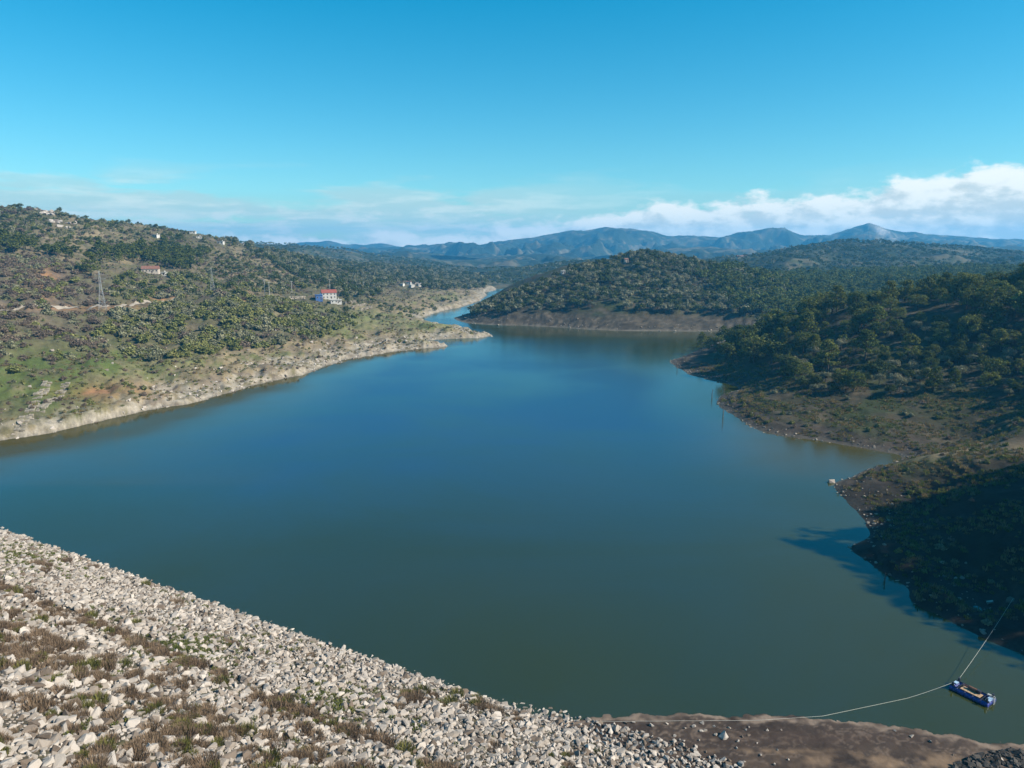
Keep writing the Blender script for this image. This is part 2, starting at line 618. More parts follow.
SH_L = [(-160, 464), (-80, 452), (0, 440), (40, 434), (70, 428), (100, 421), (150, 410), (190, 403), (230, 392), (270, 382), (310, 373), (335, 364),
        (370, 356), (400, 351), (425, 348), (446, 346), (430, 343.5), (418, 342), (432, 340.5), (455, 339), (478, 338), (492, 335.5), (480, 332), (460, 329),
        (436, 325), (420, 320), (432, 314), (450, 309.5), (468, 305), (480, 300), (487, 295), (492, 291)]
IN_L = [(-160, 400, 330), (-160, 330, 400), (-160, 270, 560), (-160, 200, 850),
        (0, 415, 312), (0, 380, 350), (0, 330, 430), (0, 300, 500), (0, 270, 600), (0, 240, 750), (0, 213, 900),
        (45, 214, 930), (60, 216, 940),
        (100, 395, 350), (100, 375, 380), (100, 345, 440), (100, 312, 520), (100, 280, 640), (100, 250, 780), (100, 227, 950),
        (150, 390, 380), (150, 350, 460), (150, 310, 560), (150, 285, 660), (150, 232, 1000),
        (200, 385, 395), (200, 360, 440), (200, 330, 510), (200, 300, 620), (200, 280, 740), (200, 260, 880), (200, 237, 1050),
        (250, 365, 460), (250, 340, 510), (250, 310, 600), (250, 290, 720), (250, 248, 1150),
        (300, 360, 490), (300, 340, 540), (300, 320, 600), (300, 303, 700), (300, 285, 850), (300, 271, 1080), (300, 261, 1280),
        (350, 345, 560), (350, 325, 640), (350, 310, 740), (350, 291, 940), (350, 277, 1180), (350, 271, 1380),
        (400, 340, 590), (400, 328, 650), (400, 312, 810), (400, 300, 920), (400, 287, 1120), (400, 277, 1400),
        (445, 334, 630), (450, 298, 1030), (450, 286, 1270), (450, 281.5, 1450), (470, 290, 1250), (478, 285, 1400)]
EX_L = [(-700, 1100, 95), (-550, 1300, 68), (-380, 1600, 35), (-900, 700, 130), (-1000, 1000, 110), (-150, 1800, 8), (-60, 1600, 5), (-250, 1650, 20)]
tps_L = TPS(shore_pts(SH_L, -1) + [tuple(P(*q)) for q in IN_L] + EX_L, 0.4)

SH_R = [(505, 292), (497, 296), (487, 302), (475, 309), (463, 316), (457, 320), (466, 322.5), (480, 324), (520, 325.5), (560, 327.5), (600, 330), (650, 331), (700, 331.5), (735, 332),
        (744, 334), (730, 338.5), (712, 345), (697, 351), (684, 356), (671, 361), (678, 368), (690, 375), (712, 381), (738, 387), (724, 394), (717, 402),
        (720, 407), (730, 413), (745, 422), (765, 432), (800, 438), (850, 446), (880, 452), (899, 456), (880, 466), (855, 475), (835, 482), (838, 494),
        (850, 505), (860, 515), (868, 527), (867, 540), (853, 546), (856, 554), (870, 563), (890, 576), (910, 592), (940, 615), (970, 632), (1000, 646), (1030, 657), (1070, 685), (1090, 730)]
IN_R = [(480, 312, 780), (500, 301, 795), (520, 295, 810), (540, 286, 835), (560, 278, 855), (600, 269, 880), (625, 263, 890), (650, 257, 900), (680, 263, 895), (720, 272, 875), (750, 280, 850),
        (480, 315, 768), (520, 311, 742), (560, 312, 728), (600, 312, 712), (640, 313, 708), (680, 314, 705), (730, 316, 690),
        (540, 300, 770), (600, 291, 785), (650, 286, 800), (700, 292, 790), (740, 300, 760),
        (780, 297, 790), (800, 291, 870), (840, 283, 970), (890, 278, 1060), (960, 274, 1110), (1024, 273, 1110), (1150, 272, 1110),
        (720, 352, 500), (745, 345, 482), (780, 335, 470), (800, 324, 470), (830, 312, 460), (870, 307, 450), (900, 305, 440), (960, 298, 420), (1024, 290, 400), (1100, 282, 390),
        (725, 372, 435), (750, 365, 425), (760, 375, 400), (800, 378, 370), (800, 405, 328), (850, 420, 303), (850, 385, 345), (900, 430, 285), (900, 400, 320), (900, 360, 365), (960, 380, 330), (960, 340, 365),
        (1024, 390, 300), (1024, 340, 350), (1024, 415, 278), (940, 450, 262), (980, 441, 268), (1024, 424, 260),
        (870, 472, 238), (900, 463, 240), (930, 455, 240), (960, 447, 240), (1000, 436, 241), (1024, 429, 242),
        (1024, 600, 141), (1024, 540, 162), (1024, 480, 200), (960, 570, 162), (960, 500, 196), (900, 515, 201), (925, 482, 221), (980, 610, 146), (930, 590, 150), (900, 560, 165), (955, 605, 144), (1000, 625, 136)]
EX_R = [(170, 1080, 42), (0, 980, 25), (60, 1030, 40), (300, 1050, 34), (450, 900, 26), (420, 650, 25), (330, 600, 25), (500, 560, 45), (270, 560, 10),
        (176, 216, 15), (192, 228, 16), (188, 206, 18), (178, 180, 25), (205, 178, 56), (215, 195, 40), (205, 212, 20), (235, 220, 26), (190, 130, 60), (220, 150, 82), (220, 120, 82), (240, 190, 58), (262, 222, 46), (300, 240, 55), (330, 300, 62), (360, 120, 85), (400, 250, 85), (520, 400, 95), (520, 150, 110), (165, 120, 32), (190, 90, 40), (150, 90, 10), (240, 90, 60)]  # unseen rise beyond the frame, shaped steep to shade the near spur
DEEP_R = [(0, 250, -8), (0, 400, -8), (40, 560, -8), (0, 690, -8), (60, 250, -8), (60, 180, -7), (60, 350, -8), (60, 450, -8), (70, 140, -7), (40, 110, -7), (-60, 850, -8), (-70, 950, -6), (-70, 1100, -6), (130, 600, -5)]
tps_R = TPS(shore_pts(SH_R, -1, 9.0, -4.0) + [tuple(P(*q)) for q in IN_R] + EX_R + DEEP_R, 0.4)


def rough_up(z, x, y, off):
    k = sstep(0.5, 14, z)
    a = fbm(x, y, 90, 4, 0.5, off) * (0.4 + 2.2 * k)
    a += fbm(x, y, 14, 3, 0.55, off + 3) * (0.25 + 0.45 * k)
    z2 = z + a
    st = sstep(0.2, 1.5, z2) * (1 - sstep(9, 13, z2))
    z2 = z2 + 0.30 * np.sin(z2 * 2 * np.pi / 1.7 + fbm(x, y, 40, 2) * 2.0) * st
    return z2


def H_L(x, y):
    z = rough_up(np.clip(tps_L(x, y), -7, 190), x, y, 0.0)
    return z + np.clip(2.2 + 3.2 * fbm(x, y, 30, 4, 0.65, 7.0), 0.5, 4.6) * sstep(-0.2, 0.9, z + 0.5 * fbm(x, y, 9, 3, 0.6, 2.0))


def H_R(x, y):
    z = rough_up(np.clip(tps_R(x, y), -7, 130), x, y, 4.0)
    return z + sstep(590, 650, y) * (ridged(x, y, 62, 3, 2.0) - 0.9) * 2.6 * sstep(0.5, 6, z) * (1 - sstep(35, 55, z))


GREEN = np.array([0.095, 0.125, 0.036])
TAN = np.array([0.31, 0.245, 0.15])
PALE = np.array([0.40, 0.355, 0.29])
RED = np.array([0.34, 0.185, 0.09])
DARK = np.array([0.088, 0.076, 0.052])
BURNT = np.array([0.145, 0.115, 0.088])
OLIVEG = np.array([0.135, 0.128, 0.062])


def soft(u, v, cu, cv, ru, rv):
    return np.exp(-(((u - cu) / ru) ** 2 + ((v - cv) / rv) ** 2))


def lerp(c, d, f):
    f = np.clip(f, 0, 1)[..., None]
    return c * (1 - f) + d * f


def colour_L(x, y, z):
    u, v, _ = proj(x, y, z)
    n = fbm(x, y, 60, 5, 0.6, 1.0)
    n2 = fbm(x, y, 18, 4, 0.6, 8.0)
    n3 = fbm(x, y, 7, 3, 0.6, 5.0)
    c = np.zeros(x.shape + (3,)) + OLIVEG
    c = lerp(c, DARK, 0.55 + n2 * 0.8)
    c = lerp(c, TAN * 0.9, sstep(0.1, 0.6, n + n2 * 0.5) * 0.5)
    burnt = np.maximum(soft(u, v, 40, 300, 70, 42), soft(u, v, 235, 274, 42, 14))
    c = lerp(c, BURNT, burnt * 0.9 * (0.7 + n2))
    c = lerp(c, TAN * 0.95, np.maximum(soft(u, v, 270, 268, 60, 16), np.maximum(soft(u, v, 95, 258, 40, 7), soft(u, v, 90, 235, 50, 12))) * (0.6 + n2))
    c = lerp(c, RED, np.maximum.reduce([soft(u, v, 45, 283, 13, 16), soft(u, v, 166, 297, 14, 4), soft(u, v, 95, 308, 90, 3.5) * 0.6, soft(u, v, 245, 298, 8, 7)]) * (0.9 + n3))
    # open grass above the waterline on the near end of the bank
    gr = soft(u, v, 60, 378, 110, 34) * (1 - sstep(150, 230, u))
    c = lerp(c, GREEN * 1.05, gr * 1.3 * (0.75 + n2 * 1.2 + n3 * 0.5))
    g2 = soft(u, v, 430, 326, 60, 9) + soft(u, v, 340, 320, 50, 10)
    c = lerp(c, GREEN * 1.25 + TAN * 0.2, g2 * (0.75 + n2))
    # drawdown band: dry soil, then pale rock at the waterline
    lowz = 1 - sstep(7, 17, z + n2 * 7)
    dry = lowz * np.clip(sstep(70, 150, u) + soft(u, v, 0, 440, 70, 18), 0, 1)
    c = lerp(c, TAN * (1.0 + 0.35 * n2[..., None]), dry * (0.75 + 0.5 * n3) * (1 - 0.6 * np.clip(g2, 0, 1)))
    c = lerp(c, RED * 0.95, soft(u, v, 115, 392, 45, 9) * (0.6 + n2))
    c = lerp(c, BURNT * 1.3, dry * sstep(0.0, 0.5, n2) * 0.8)
    c = lerp(c, GREEN * 1.1, dry * sstep(0.15, 0.5, n + 0.5 * n3) * sstep(3, 6, z) * 0.7)
    c = lerp(c, PALE, (1 - sstep(3.2, 5.6, z + n3 * 2.8 + n2 * 2.2)) * np.clip(0.62 + 0.9 * n3, 0, 1))
    c = lerp(c, PALE * 0.55, 1 - sstep(0.1, 0.5, z))
    return np.clip(c, 0.01, 0.8)


def colour_R(x, y, z):
    u, v, dep = proj(x, y, z)
    n = fbm(x, y, 60, 5, 0.6, 2.0)
    n2 = fbm(x, y, 16, 4, 0.6, 6.0)
    n3 = fbm(x, y, 5, 3, 0.6, 7.0)
    c = np.zeros(x.shape + (3,)) + OLIVEG * 0.7
    c = lerp(c, DARK, 0.5 + n2)
    c = lerp(c, TAN * 0.7, sstep(0.05, 0.5, n2 + n * 0.6) * 0.55)
    c = lerp(c, GREEN * 0.8, sstep(-0.1, 0.4, n - n2 * 0.4) * 0.75)
    ctr = sstep(560, 620, y)
    c = c * (1 - 0.4 * ctr)[..., None]
    band = 1 - sstep(8.5, 12.5, z + n2 * 3)
    layer = 0.5 + 0.5 * np.sin(z * 3.1 + n2 * 3)
    cb = (np.array([0.118, 0.096, 0.068]) * (0.45 + 0.5 * layer[..., None]))
    c = lerp(c, cb * (1 + 0.4 * n3[..., None]), ctr * band * 0.95)
    low = 1 - sstep(2.0, 4.5, z + n2 * 2.5)
    c = lerp(c, np.array([0.115, 0.092, 0.072]) * (1 + 0.5 * n3[..., None]), low * (1 - ctr))
    c = lerp(c, PALE * 0.62, (1 - sstep(0.3, 0.9, z + 0.6 * n3)) * 0.6)
    spur_shade = (1 - sstep(215, 238, y)) * (1 - soft(u, v, 960, 446, 90, 9))  # shade of the spur front put into the ground colour, crest left out
    c = c * (1 - 0.42 * (1 - ctr) - 0.36 * spur_shade)[..., None]
    c = lerp(c, np.array([0.33, 0.25, 0.16]), soft(u, v, 960, 449, 90, 10) * (y < 250) * 0.7)  # spur crest painted paler tan, as if sunlit
    return np.clip(c, 0.01, 0.8)


def polar_grid(az0, az1, na, r0, r1, nr):
    a = np.radians(np.linspace(az0, az1, na))
    r = np.exp(np.linspace(math.log(r0), math.log(r1), nr))
    A, Y = np.meshgrid(a, r)
    return np.tan(A) * Y, Y


def grid_faces(nr, na):
    i = np.arange(nr - 1)[:, None] * na + np.arange(na - 1)[None]
    i = i.ravel()
    return np.stack([i, i + 1, i + na + 1, i + na], 1)


def terrain(name, X, Y, Z, Cc, mat):
    nr, na = X.shape
    v = np.stack([X.ravel(), Y.ravel(), Z.ravel()], 1)
    f = grid_faces(nr, na)
    keep = (Z.ravel()[f] > -3.0).any(1)
    f = f[keep]
    me = mesh_np(name, v, f, mat, True, colors=Cc.reshape(-1, 3))
    o = link(name, me)
    return tag(o, kind='structure')


X, Y = polar_grid(-50, 1.5, 470, 240, 1800, 380)
Z = H_L(X, Y)
terrain('left_bank', X, Y, Z, colour_L(X, Y, Z), M['land'])
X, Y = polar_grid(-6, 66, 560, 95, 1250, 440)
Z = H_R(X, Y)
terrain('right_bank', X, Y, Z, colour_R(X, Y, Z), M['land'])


def ground_at(u, v, D):
    H = H_L if u < 500 else H_R
    q = P(u, v, D)
    # slide along the ray until it meets the ground
    best = None
    for k_ in np.linspace(0.75, 1.35, 240):
        p_ = P(u, v, D * k_)
        z_ = float(H(np.array([p_[0]]), np.array([p_[1]]))[0])
        if p_[2] <= z_:
            return np.array([p_[0], p_[1], z_])
    return np.array([q[0], q[1], float(H(np.array([q[0]]), np.array([q[1]]))[0])])


# far hills and mountains: each range is a heightfield with its own crest line
def range_h(sil, D, x, y, base, front, back, amp, wl, off, tree=0.0):
    us = np.array([q[0] for q in sil], float)
    dirs = np.array([P(q[0], q[1], D) for q in sil])
    tx = dirs[:, 0] / D
    crest = np.interp(x / np.maximum(y, 1), tx, dirs[:, 2] - tree)
    dd = (y - D) / np.where(y < D, front, back)
    prof = np.clip(1 - np.abs(dd), 0, 1)
    prof = prof ** 1.25 * (1 - 0.25 * prof) / 0.75
    rg = ridged(x, y, wl, 5, off) - 1.0
    rg2 = fbm(x, y, wl * 0.55, 5, 0.55, off)
    side = np.clip(prof * (1 - prof) * 4, 0, 1) + (0.10 if D < 3000 else 0.025)
    ns = rg * 0.75 + rg2 * 0.6
    if D > 3000:
        ns = np.minimum(ns - 0.55, 0.05) + 0.30 * (ridged(x, y, wl * 0.27, 4, off + 5) - 1.2)
        return base + (crest - base) * prof + ns * amp * side + 5.0 * 2.4 * fbm(x, y, 320, 4, 0.6, off)
    return base + (crest - base) * prof + ns * amp * side


def far_colour(x, y, z, a, c, e, off, wl=220):
    n = fbm(x, y, wl, 5, 0.6, off)
    n2 = fbm(x, y, wl * 0.25, 4, 0.6, off + 2)
    col = np.zeros(x.shape + (3,)) + np.array(a)
    col = lerp(col, np.array(c), 0.5 + n)
    col = lerp(col, np.array(e), sstep(0.15, 0.55, n * 0.7 + n2 * 0.6) * 0.8)
    return np.clip(col, 0.01, 0.8)


FOR_A, FOR_B, FOR_C = (0.026, 0.042, 0.020), (0.048, 0.062, 0.030), (0.13, 0.115, 0.072)
RANGES = {
    'wooded_hill_behind_channel': dict(sil=[(380, 292), (430, 284), (480, 278), (520, 271), (560, 264), (600, 262), (640, 264), (700, 272), (760, 280)], D=1850, base=3, front=520, back=500, amp=16, wl=420, off=1.0, az=(-12, 24), r=(1290, 2400), n=(260, 120)),
    'wooded_hill_beyond_right_bank': dict(sil=[(620, 276), (690, 268), (720, 259), (760, 255), (800, 249), (850, 241), (880, 242), (920, 246), (960, 249), (1024, 254), (1100, 256), (1300, 262)], D=1900, base=15, front=750, back=600, amp=22, wl=380, off=7.0, az=(4, 48), r=(1120, 2600), n=(330, 150)),
    'wooded_hill_beyond_left_bank': dict(sil=[(160, 246), (250, 243), (300, 245), (340, 249), (380, 258), (420, 262), (460, 272), (520, 282)], D=2500, base=15, front=700, back=600, amp=22, wl=480, off=3.0, az=(-30, 4), r=(1750, 3200), n=(240, 120)),
    'foothill_ridge': dict(sil=[(150, 256), (330, 257), (360, 252), (410, 254), (450, 262), (500, 256), (550, 254), (600, 259), (650, 250), (700, 246), (750, 250), (800, 248), (900, 246), (1024, 246), (1300, 250)], D=3700, base=10, front=1300, back=800, amp=80, wl=700, off=5.0, az=(-40, 45), r=(2300, 4600), n=(460, 150)),
    'mountain_range': dict(sil=[(-200, 262), (200, 258), (330, 252), (380, 247.5), (420, 247), (450, 243), (480, 244.5), (500, 241), (520, 239), (540, 236), (570, 231.5), (590, 229), (605, 227), (622, 227.5), (640, 231), (665, 234.5), (690, 235), (720, 236), (745, 232), (760, 228.5), (773, 226.5), (785, 228), (800, 233.5), (830, 235), (848, 229), (860, 225), (869, 222.5), (880, 226), (895, 229), (930, 234), (970, 238), (1024, 240), (1100, 241), (1300, 240)], D=5600, base=20, front=1800, back=1200, amp=170, wl=900, off=9.0, az=(-40, 45), r=(3700, 6800), n=(620, 170)),
    'far_blue_mountain': dict(sil=[(-200, 255), (200, 250), (262, 247), (290, 244), (308, 241.5), (325, 241), (345, 244), (365, 245), (385, 243.5), (400, 246), (450, 252), (700, 258), (1300, 262)], D=7400, base=30, front=1300, back=600, amp=70, wl=1500, off=13.0, az=(-40, 45), r=(6050, 8050), n=(420, 60)),
}
HF = {}
for nm, q in RANGES.items():
    X, Y = polar_grid(q['az'][0], q['az'][1], q['n'][0], q['r'][0], q['r'][1], q['n'][1])

    def hf(x, y, q=q):
        return range_h(q['sil'], q['D'], x, y, q['base'], q['front'], q['back'], q['amp'], q['wl'], q['off'])
    if nm == 'wooded_hill_behind_channel':
        def hf(x, y, q=q):
            return range_h(q['sil'], q['D'], x, y, q['base'], q['front'], q['back'], q['amp'], q['wl'], q['off']) - 9 * (1 - sstep(1290, 1370, y))
    HF[nm] = hf
    Z = hf(X, Y)
    col = far_colour(X, Y, Z, FOR_A, FOR_B, FOR_C, q['off'], q['wl'] * 0.45)
    if q['D'] > 3000:
        col = far_colour(X, Y, Z, (0.02, 0.032, 0.016), (0.038, 0.05, 0.025), (0.17, 0.145, 0.09), q['off'], q['wl'] * 0.3)  # tan clearings, brightened to stand for sunlit patches
    if nm == 'mountain_range':      # bare quarry scar under the sharp peak
        u, v, _ = proj(X, Y, Z)
        s = soft(u - (v - 232) * 1.3, v, 885, 232, 6, 6)
        col = lerp(col, np.array([0.62, 0.58, 0.54]), s * 1.6 * (0.6 + fbm(X, Y, 90, 3)))
    nr, na = X.shape
    v3 = np.stack([X.ravel(), Y.ravel(), Z.ravel()], 1)
    o = link(nm, mesh_np(nm, v3, grid_faces(nr, na), M['land_far'], True, colors=col.reshape(-1, 3)))
    tag(o, kind='structure')

# one ground sheet to the horizon and the lake on top of it
gx = np.array([[-8500, -1400], [8500, -1400], [8500, 8800], [-8500, 8800]], float)
o = link('ground', mesh_np('ground', [(a, c, -12.0) for a, c in gx], np.array([[0, 1, 2, 3]]), M['land_far'], colors=np.tile([0.10, 0.09, 0.05], (4, 1))))
tag(o, kind='structure')
X, Y = np.meshgrid(np.linspace(-420, 330, 150), np.linspace(20, 1330, 260))
u, v, _ = proj(X, Y, 0 * X)
# how far the wind reaches: sheltered water along the banks stays smooth
ml = sstep(10, 70, np.minimum(-tps_L(X, Y) * 9, 200))
mr = sstep(10, 90, np.minimum(-tps_R(X, Y) * 9, 200))
slw = np.array([S(a, c) for a, c in SH_L[:16]])
px_s = np.interp(Y, slw[:, 1], slw[:, 0])
offl = sstep(0.15, 1.0, (X - px_s) / np.interp(Y, [250, 290, 350, 450, 600], [190, 150, 105, 55, 30]) + 0.12 * fbm(X, Y, 50, 3))
offl = np.where(Y > slw[-1, 1], 1.0, offl)
offr = sstep(2, 60, np.interp(Y, [120, 180, 235, 268, 300, 360, 400, 490, 560, 650], [92, 95, 108, 110, 118, 107, 112, 108, 150, 200]) - X)
offc = 1 - 0.75 * sstep(590, 660, Y) * sstep(-30, 30, X) * (1 - sstep(760, 800, Y))
shal = np.clip((1 - offl ** 0.7) * (Y > 230) * (Y < 700) + (1 - offr ** 0.6) * sstep(225, 255, Y) * (1 - sstep(300, 340, Y)) + 0.5 * (1 - offc) + 0.25 * (1 - offr) * (Y < 480), 0, 1) * (0.85 + 0.3 * fbm(X, Y, 60, 3))
shal = np.clip(shal, 0, 1)
ruff = np.clip(0.10 * offl + 0.9 * (0.12 + 0.88 * sstep(165, 330, Y)) * offl * offr * offc * (0.75 + 0.5 * fbm(X, Y, 120, 3)), 0, 1)
v3 = np.stack([X.ravel(), Y.ravel(), 0 * X.ravel()], 1)
o = link('lake', mesh_np('lake', v3, grid_faces(*X.shape), M['water'], colors=np.stack([ruff.ravel(), shal.ravel(), 0 * ruff.ravel()], 1)))
tag(o, kind='structure')

# ------------------------------------------------------------------ mud beach
MUD = [(470, 704), (520, 714), (560, 718), (585, 720.5), (600, 717), (630, 714), (700, 715), (760, 713), (800, 716), (850, 720), (900, 727), (930, 731), (960, 737), (1000, 742), (1040, 746), (1120, 756), (1200, 770)]
mw = np.array([S(u, v) for u, v in MUD])
mp = [tuple(q) for q in mw]
for q in mw:
    mp.append((q[0] + 2, q[1] + 9, -1.6))
    mp.append((q[0] - 1, q[1] - 8, 0.55))
    mp.append((q[0] - 3, q[1] - 22, 1.5))
    mp.append((q[0] - 4, q[1] - 50, 3.0))
tps_M = TPS(mp, 0.5)


def H_M(x, y):
    return tps_M(x, y) + 0.12 * fbm(x, y, 9, 4, 0.55, 3.0) + 0.07 * fbm(x, y, 2.5, 3, 0.6)


nx, ny = 420, 260
X, Y = np.meshgrid(np.linspace(-20, 118, nx), np.linspace(40, 122, ny))
Z = H_M(X, Y)
u, v, _ = proj(X, Y, Z)
n = fbm(X, Y, 16, 4, 0.55, 4.0)
n2 = fbm(X, Y, 4, 3, 0.6, 9.0)
col = np.zeros(X.shape + (3,)) + np.array([0.047, 0.034, 0.028])
col = lerp(col, np.array([0.070, 0.052, 0.043]), 0.45 + n)
zz = Z + 0.10 * n
edge = np.exp(-((zz - 0.09) / 0.085) ** 2)
col = lerp(col, np.array([0.27, 0.205, 0.16]), edge * (0.95 + n2))
for lvl, wd, st in ((0.32, 0.018, 0.4), (0.45, 0.025, 0.4), (0.62, 0.018, 0.3), (0.80, 0.02, 0.35), (1.0, 0.018, 0.25), (1.25, 0.04, 0.4), (1.65, 0.03, 0.3)):
    col = lerp(col, np.array([0.24, 0.18, 0.14]), np.exp(-((zz - lvl + 0.12 * n2) / wd) ** 2) * st * (0.4 + 1.2 * sstep(-0.3, 0.3, n)))
band = soft(u, v, 900, 762, 110, 9) + soft(u, v, 770, 751, 60, 2.5)
col = lerp(col, np.array([0.24, 0.165, 0.11]), band * (0.5 + n2 * 1.2))
col = lerp(col, np.array([0.085, 0.057, 0.045]), soft(u, v, 820, 738, 110, 7) * 0.5)
col = lerp(col, np.array([0.055, 0.05, 0.045]), 1 - sstep(-0.25, -0.02, Z))
v3 = np.stack([X.ravel(), Y.ravel(), Z.ravel()], 1)
mud_o = link('mud_beach', mesh_np('mud_beach', v3, grid_faces(ny, nx), M['mud'], True, colors=np.clip(col, 0.01, 1).reshape(-1, 3)))
tag(mud_o, kind='structure')


# ------------------------------------------------------------------ small mesh builders: rocks, crowns, brush
def rock_mesh(name, seed, mat, npts=15):
    """an angular broken stone: the hull of points thrown around a lopsided block"""
    r = np.random.default_rng(seed)
    bm = bmesh.new()
    sc = np.array([r.uniform(0.75, 1.25), r.uniform(0.65, 1.0), r.uniform(0.5, 0.85)])
    for _ in range(npts):
        d = r.normal(size=3)
        d = np.sign(d) * np.abs(d) ** 0.6
        d /= np.linalg.norm(d)
        bm.verts.new(d * sc * r.uniform(0.82, 1.05) * 0.62)
    res = bmesh.ops.convex_hull(bm, input=bm.verts)
    junk = [e for e in res['geom_interior'] if isinstance(e, bmesh.types.BMVert)]
    bmesh.ops.delete(bm, geom=junk, context='VERTS')
    bmesh.ops.recalc_face_normals(bm, faces=bm.faces)
    me = bpy.data.meshes.new(name)
    bm.to_mesh(me)
    bm.free()
    me.materials.append(mat)
    return me


def leaf_cards(cent, outward, size, r, up=0.25, jitter=0.6):
    """one leaf-clump quad per point, roughly facing outward"""
    n = len(cent)
    nrm = outward + r.normal(size=(n, 3)) * jitter + np.array([0, 0, up])
    nrm /= np.linalg.norm(nrm, axis=1)[:, None] + 1e-9
    t = np.cross(nrm, r.normal(size=(n, 3)))
    t /= np.linalg.norm(t, axis=1)[:, None] + 1e-9
    b2 = np.cross(nrm, t)
    s = size * r.uniform(0.6, 1.3, (n, 1))
    k = r.uniform(0.5, 1.0, (n, 1))
    bend = nrm * s * 0.25
    v = np.stack([cent - t * s - bend, cent - b2 * s * k, cent + t * s - bend, cent + b2 * s * k], 1).reshape(-1, 3)
    f = np.arange(4 * n).reshape(n, 4)
    return v, f


def crown_pts(kind, seed, nclump, per):
    r = np.random.default_rng(seed)
    P3, O3 = [], []
    for i in range(nclump):
        if kind == 'pine':        # tiered, flat-bottomed Aleppo/Turkish pine
            h = r.uniform(0.0, 1.0) ** 0.85
            rad = (1 - h) ** 0.65 * 0.40 + 0.05
            a = r.uniform(0, 2 * math.pi)
            rr = rad * r.uniform(0.45, 1.0)
            c = np.array([math.cos(a) * rr, math.sin(a) * rr, 0.24 + 0.74 * h + r.normal() * 0.02])
            cs = np.array([0.13, 0.13, 0.065]) * r.uniform(0.7, 1.25)
        elif kind == 'umbrella':  # broad rounded pine
            a = r.uniform(0, 2 * math.pi)
            h = r.uniform(0, 1)
            rad = math.sqrt(max(0, 1 - (h * 1.05 - 0.25) ** 2)) * 0.46
            rr = rad * r.uniform(0.5, 1.0)
            c = np.array([math.cos(a) * rr, math.sin(a) * rr, 0.34 + 0.56 * h])
            cs = np.array([0.15, 0.15, 0.085]) * r.uniform(0.7, 1.25)
        else:                     # round: olive, oak, bush
            d = r.normal(size=3)
            d /= np.linalg.norm(d)
            if d[2] < -0.35:
                d[2] *= -0.6
            rr = r.uniform(0.45, 1.0)
            if kind == 'round':
                c = d * np.array([0.40, 0.40, 0.33]) * rr + np.array([0, 0, 0.54])
            else:
                d[2] = abs(d[2])
                c = d * np.array([0.42, 0.42, 0.52]) * rr + np.array([0, 0, 0.06])
            cs = np.array([0.16, 0.16, 0.14]) * r.uniform(0.7, 1.35)
        d = r.normal(size=(per, 3))
        d /= np.linalg.norm(d, axis=1)[:, None]
        q = c + d * cs * r.uniform(0.6, 1.0, (per, 1))
        ctr = np.array([0, 0, 0.5 if kind != 'low' else 0.1])
        o = d * 0.75 + (q - ctr) * 0.9
        P3.append(q)
        O3.append(o)
    return np.concatenate(P3), np.concatenate(O3), r


def crown_mesh(name, kind, seed, nclump, per, size, mat):
    c, o, r = crown_pts(kind, seed, nclump, per)
    v, f = leaf_cards(c, o, size, r)
    return mesh_np(name, v, f, mat, False)


def trunk_mesh(name, seed, h, rad, nlimb=6, mat=None):
    r = random.Random(seed)
    mb = MB()
    pts = []
    x = y = 0.0
    for i in range(6):
        pts.append((x, y, h * i / 5 - 0.03))
        x += r.uniform(-1, 1) * 0.018
        y += r.uniform(-1, 1) * 0.018
    mb.tube(pts, [rad * (1.25 - 0.95 * i / 5) for i in range(6)], 6)
    for k in range(nlimb):
        z = h * r.uniform(0.42, 0.92)
        a = r.uniform(0, 6.28)
        L = r.uniform(0.14, 0.30)
        mb.tube([(0, 0, z), (math.cos(a) * L * .5, math.sin(a) * L * .5, z + L * .28), (math.cos(a) * L, math.sin(a) * L, z + L * .42)], [rad * .45, rad * .3, rad * .12], 4)
    return mb.mesh(name, mat or M['bark'])


def small_tree_mesh(name, kind, seed, nclump, per, size, mat, trunk=True):
    """crown and stem in one mesh, for trees a few pixels high"""
    c, o, r = crown_pts(kind, seed, nclump, per)
    v, f = leaf_cards(c, o, size, r)
    faces = [tuple(q) for q in f]
    mi = [0] * len(faces)
    v = [tuple(q) for q in v]
    mb = MB()
    mb.tube([(0, 0, -0.05), (0.01, 0, 0.25), (0.0, 0.02, 0.55)], [0.035, 0.026, 0.012], 5)
    b0 = len(v)
    v += mb.v
    faces += [tuple(b0 + i for i in q) for q in mb.f]
    mi += [1] * len(mb.f)
    return mesh_np(name, np.array(v), faces, [mat, M['bark']], False, midx=mi)


def brush_mesh(name, seed, n, mats, spread=0.5, h=1.0, width=0.03, lean=0.6):
    """a tussock of thin upright stems"""
    r = np.random.default_rng(seed)
    a = r.uniform(0, 2 * np.pi, n)
    rr = spread * np.sqrt(r.uniform(0, 1, n))
    b0 = np.stack([np.cos(a) * rr, np.sin(a) * rr, np.full(n, -0.04)], 1)
    hh = h * r.uniform(0.45, 1.0, n) * (1 - 0.45 * (rr / spread) ** 2)
    ln = lean * r.uniform(0.1, 1.0, n)
    a2 = a + r.normal(0, 0.7, n)
    tip = b0 + np.stack([np.cos(a2) * ln * hh * 0.6, np.sin(a2) * ln * hh * 0.6, hh], 1)
    w = np.stack([np.cos(a2 + 1.57 + r.normal(0, .6, n)), np.sin(a2 + 1.57 + r.normal(0, .6, n)), np.zeros(n)], 1) * (width * r.uniform(.6, 1.4, n))[:, None]
    v = np.stack([b0 - w, b0 + w, tip + w * 0.3, tip - w * 0.3], 1).reshape(-1, 3)
    return mesh_np(name, v, np.arange(4 * n).reshape(n, 4), mats, False)


